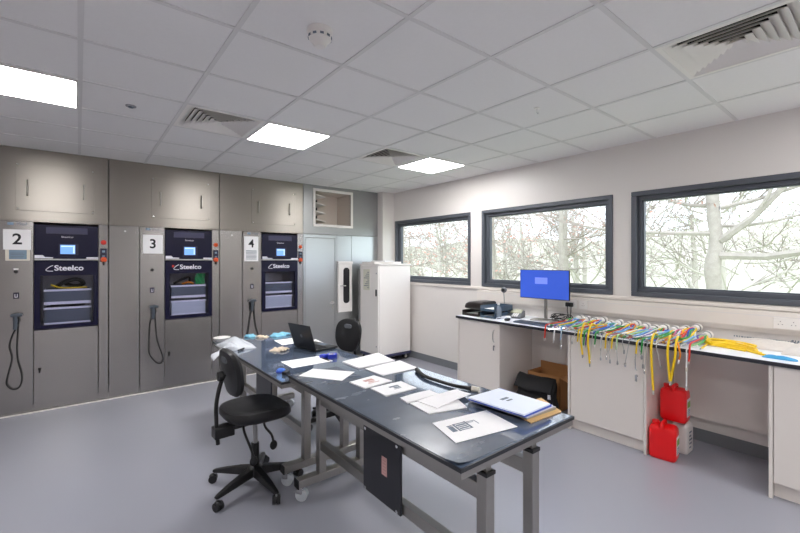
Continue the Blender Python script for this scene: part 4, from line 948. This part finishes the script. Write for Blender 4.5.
# ================================================================== OFFICE CHAIRS
def office_chair(loc, rz, label, base_rot):
    t = thing('office_chair', label, 'chair', loc, rz, 'black office chairs')
    # seat (faces +X)
    rings = []
    out = []
    for k in range(40):
        a = 2 * PI * k / 40; c, s = math.cos(a), math.sin(a)
        ex = .235 * math.copysign(abs(c) ** .62, c); ey = .225 * math.copysign(abs(s) ** .62, s) * (1 - .10 * (c < 0) * abs(c))
        out.append((ex, ey))
    for z, k in ((.447, .80), (.455, .93), (.475, 1.0), (.498, 1.0), (.512, .965), (.516, .88), (.510, .6), (.504, .3)):
        rings.append([Vector((x * k * .93, y * k * .93, z + .042 + .012 * (x * k / .235) * (-1 if x > 0 else -1.2) * (abs(x * k) / .235) + .014 * (abs(y * k) / .225) ** 2 * (1 if z > .5 else 0))) for x, y in out])
    obj('seat', B().ring(rings, True), BLACKPU, t, smooth=True)
    # backrest
    rings = []
    bo = [(.175 * math.copysign(abs(math.cos(a)) ** .7, math.cos(a)) * (1 + .10 * math.sin(a)), .165 * math.copysign(abs(math.sin(a)) ** .8, math.sin(a))) for a in [2 * PI * k / 40 for k in range(40)]]
    for d, k in ((-.030, .70), (-.026, .92), (-.008, 1.0), (.012, .97), (.022, .82), (.020, .45)):
        rings.append([Vector((-.165 + d + .55 * (y * k) ** 2 - .14 * (z * k) , y * k * .94, .815 + z * k * .97)) for y, z in bo])
    bk = obj('backrest', B().ring(rings, True), BLACKPU, t, smooth=True)
    obj('back_cutout', B().prism(rrect(.09, .04, .018, 5, 0, 0), -.033, .033, Matrix.Translation((-.164 - .014, 0, .905)) @ Euler((PI / 2, 0, PI / 2)).to_matrix().to_4x4()), mat('grip_slot', '#5c6066', .4), bk)
    obj('back_bar', B().tube([(-.245, 0, .36), (-.25, 0, .43), (-.255, 0, .52), (-.255, 0, .62), (-.235, 0, .73), (-.205, 0, .81)], .013, 10, 5), BLACKP, t, smooth=True)
    obj('back_knob', B().lathe([(.034, 0), (.036, .012), (.03, .03), (.001, .032)], (-.215, 0, .80), 18, Euler((0, -PI / 2, 0)).to_matrix().to_4x4()), BLACKP, t, smooth=True)
    obj('mechanism', B().box((-.16, -.055, .445), (.11, .055, .495)), BLACKP, t, bevel=.01)
    obj('mechanism_bracket', B().box((-.275, -.04, .405), (-.15, .04, .475)), BLACKP, t, bevel=.006)
    for y, x, zz in ((-.14, -.10, .27), (-.13, .04, .33)):
        lv = obj('lever', B().tube([(x, -.05, .465), (x - .01, -.10, .43), (x + .02, y, zz + .05), (x + .03, y - .01, zz)], [.008, .008, .008, .008], 8, 4), BLACKP, t, smooth=True)
        obj('lever_paddle', B().ball((x + .03, y - .012, zz - .02), .032, (.8, .35, 1.0)), BLACKP, lv, smooth=True)
    obj('gas_lift', B().cyl((0, 0, .17), (0, 0, .45), .016, 16), STEEL_DULL, t, smooth=True)
    obj('column_cover', B().cyl((0, 0, .10), (0, 0, .30), .03, 18, .026), BLACKP, t, smooth=True)
    obj('hub', B().lathe([(.045, .085), (.055, .10), (.05, .135), (.032, .15)]), BLACKP, t, smooth=True)
    for k in range(5):
        a = base_rot + 2 * PI * k / 5; c, s = math.cos(a), math.sin(a); n = Vector((-s, c, 0))
        rings = []
        for r, hw, zt, zb in ((.03, .034, .138, .085), (.12, .030, .128, .082), (.22, .024, .110, .076), (.30, .017, .092, .070), (.318, .012, .086, .074)):
            p = Vector((c * r, s * r, 0)); rings.append([p - n * hw + Vector((0, 0, zb)), p + n * hw + Vector((0, 0, zb)), p + n * hw * .75 + Vector((0, 0, zt)), p - n * hw * .75 + Vector((0, 0, zt))])
        obj('base_arm', B().ring(rings, True), BLACKP, t, bevel=.004)
        p = Vector((c * .305, s * .305, 0)); sw = a + .9 + k * 1.1; d = Vector((math.cos(sw), math.sin(sw), 0)); p2 = p + d.cross(Vector((0, 0, 1))) * .012
        cs = obj('castor', B().cyl(p2 - d * .024 + Vector((0, 0, .027)), p2 - d * .004 + Vector((0, 0, .027)), .027, 18).cyl(p2 + d * .004 + Vector((0, 0, .027)), p2 + d * .024 + Vector((0, 0, .027)), .027, 18), BLACKR, t, smooth=True)
        obj('castor_hood', B().ball(p2 + Vector((0, 0, .042)), .026, (1, 1, .75)), BLACKP, cs, smooth=True)
        obj('castor_pin', B().cyl(p + Vector((0, 0, .05)), p + Vector((0, 0, .078)), .007, 8), STEEL_DULL, cs, smooth=True)
    return t
ch = office_chair((.955, 2.80, 0), .05, 'black office chair at the left side of the tables', math.radians(57))
dup(ch, (1.945, 3.40, 0), math.radians(196), 'black office chair behind the far table beside the white mobile cabinet')

# ================================================================== OUTSIDE
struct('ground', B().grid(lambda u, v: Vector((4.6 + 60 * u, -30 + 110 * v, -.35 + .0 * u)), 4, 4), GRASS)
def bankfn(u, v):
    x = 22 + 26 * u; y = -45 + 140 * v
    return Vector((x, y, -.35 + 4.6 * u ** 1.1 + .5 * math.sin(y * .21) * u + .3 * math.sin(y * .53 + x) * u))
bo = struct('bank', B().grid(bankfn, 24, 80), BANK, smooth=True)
def grow(tw, p, d, L, r, depth, rr, leaf, gens):
    n = 4; pts = [p.copy()]; q = p.copy(); dd = d.normalized()
    for k in range(n):
        dd = (dd + Vector((rr.uniform(-1, 1), rr.uniform(-1, 1), rr.uniform(-.6, 1))) * .22).normalized(); q = q + dd * (L / n); pts.append(q.copy())
    rs = [r * (1 - .55 * k / n) for k in range(n + 1)]
    tw[0 if r > .03 else 1].tube(pts, rs, 6 if r > .03 else 3, 0, cap=False)
    if depth == 0:
        if rr.random() < leaf:
            for k in range(3):
                c = pts[rr.randint(1, n)]; s = rr.uniform(.03, .06); a = Vector((rr.uniform(-1, 1), rr.uniform(-1, 1), rr.uniform(-1, 1))).normalized(); b2 = a.orthogonal().normalized()
                tw[2].add([c, c + a * s + b2 * s * .5, c + a * s * 2, c + a * s - b2 * s * .5], [(0, 1, 2, 3)])
        return
    for k in range(gens):
        i = rr.randint(1, n); c = pts[i]
        nd = (dd + Vector((rr.uniform(-1, 1), rr.uniform(-1, 1), rr.uniform(-.7, .8))) * 1.0).normalized()
        grow(tw, c, nd, L * rr.uniform(.5, .75), max(.006, rs[i] * .55), depth - 1, rr, leaf, gens)
    grow(tw, pts[-1], dd, L * .7, max(.006, rs[-1] * .9), depth - 1, rr, leaf, gens)
def tree(name, label, x, y, trunk, limbs, seed, leaf=.5, depth=3, gens=3, group=None, mt=BARK, lm=BUDS):
    t = thing(name, label, 'tree', (x, y, -.35), 0, group)
    rr = random.Random(seed); tw = (B(), B(), B())
    tb = B().tube(trunk[0], trunk[1], 14, 5)
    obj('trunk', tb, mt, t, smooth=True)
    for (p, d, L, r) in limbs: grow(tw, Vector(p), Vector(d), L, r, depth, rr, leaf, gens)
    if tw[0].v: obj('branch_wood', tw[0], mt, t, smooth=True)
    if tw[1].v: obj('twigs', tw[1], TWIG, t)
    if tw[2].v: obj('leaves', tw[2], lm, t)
    return t
# big oak outside the right hand window
ox, oy = 10.0, 2.38
tree('oak_tree', 'big pale bare oak with thick trunk outside the right hand window', ox, oy,
     ([(0, 0, 0), (.02, 0, 1.2), (0, .03, 1.75), (.03, -.02, 2.3), (0, .03, 3.2), (.05, .02, 4.6), (0, 0, 6.2)], [.17, .13, .145, .115, .11, .095, .06]),
     [((0, -.1, 2.3), (-.2, -1, .55), 2.6, .075), ((0, .05, 2.45), (-.3, 1, .12), 2.4, .055), ((0, .05, 3.35), (-.1, 1, -.06), 2.5, .05), ((0, -.1, 2.0), (-.1, -1, -.10), 2.8, .085),
      ((0, -.1, 2.95), (.2, -1, .3), 2.2, .045), ((0, 0, 3.9), (-.3, -1, .3), 2.2, .045), ((0, 0, 4.0), (.2, 1, .4), 2.2, .045), ((0, 0, 3.0), (.6, .8, .2), 1.8, .05), ((0, 0, 2.6), (.5, -.9, .1), 1.9, .04), ((0, 0, 4.8), (-.4, .2, 1), 2.0, .06)], 5, .5, 3, 2)
# smaller trees seen through the other windows
SM = [(9.6, 5.4, 'slender bare tree outside the middle window, nearest its right side', 11), (10.4, 8.2, 'slender bare tree outside the middle window, nearest its left side', 12),
      (8.3, 10.6, 'bare twisted tree outside the left window', 13), (12.5, 6.9, 'pale bare tree further back outside the middle window', 14), (11.5, -.4, 'bare tree at the right edge outside the right window', 15), (11.0, 13.5, 'pale bare tree further back outside the left window', 16)]
for x, y, lab, sd in SM:
    rr = random.Random(sd); lim = []
    for k in range(9):
        a = rr.uniform(0, 2 * PI); lim.append(((0, 0, 1.2 + k * .42), (math.cos(a), math.sin(a), rr.uniform(-.1, .6)), rr.uniform(1.2, 1.9), .026))
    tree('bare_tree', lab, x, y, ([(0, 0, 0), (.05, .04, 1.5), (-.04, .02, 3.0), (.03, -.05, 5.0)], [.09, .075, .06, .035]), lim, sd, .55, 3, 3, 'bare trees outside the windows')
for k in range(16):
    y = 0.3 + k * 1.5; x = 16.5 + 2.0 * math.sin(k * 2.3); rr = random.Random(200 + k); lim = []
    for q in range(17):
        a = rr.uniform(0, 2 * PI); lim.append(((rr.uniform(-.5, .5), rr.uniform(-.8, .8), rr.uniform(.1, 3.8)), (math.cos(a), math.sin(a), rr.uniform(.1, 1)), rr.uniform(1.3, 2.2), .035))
    tree('hedgerow_tree', 'pale scrubby tree of the far hedgerow, %s from the left' % (ORD + ['seventeenth'])[15 - k], x, y, ([(0, 0, 0), (.1, 0, 1.6), (0, .1, 3.6)], [.12, .1, .05]), lim, 300 + k, .6, 2, 4, 'hedgerow trees beyond the field', mat('haze_paled_wood', '#c6c0b8', .9), HEDGE if k % 2 else SCRUB)  # hedgerow wood coloured lighter than the near trees as distance haze

# ================================================================== LIGHT
w = bpy.data.worlds.new('sky'); SC.world = w; w.use_nodes = True
nt = w.node_tree; bg = nt.nodes['Background']
bg.inputs['Color'].default_value = (0.86, 0.93, 1.0, 1); bg.inputs['Strength'].default_value = 1.9
sun = bpy.data.lights.new('sun', 'SUN'); sun.energy = 0.9; sun.angle = math.radians(12); sun.color = (1, .97, .92)
so = bpy.data.objects.new('sun', sun); COL.objects.link(so); so.rotation_euler = (math.radians(50), 0, math.radians(-60))

# ================================================================== CAMERA
cam = bpy.data.cameras.new('camera'); co = bpy.data.objects.new('camera', cam); COL.objects.link(co)
cam.sensor_width = 36; cam.sensor_fit = 'HORIZONTAL'; cam.lens = FPX / 800 * 36
cam.shift_y = -(266.5 - CY) / 800
co.location = (0, 0, CAMZ); co.rotation_euler = (PI / 2, 0, -YAW)
cam.clip_start = .05; cam.clip_end = 300
SC.camera = co
vs = SC.view_settings
vs.view_transform = 'Standard'; vs.look = 'None'; vs.exposure = 0.75; vs.gamma = 1.0; vs.use_curve_mapping = False
SC.cycles.use_denoising = True
SC.cycles.max_bounces = 10; SC.cycles.diffuse_bounces = 8; SC.cycles.transparent_max_bounces = 12
SC.cycles.sample_clamp_indirect = 6
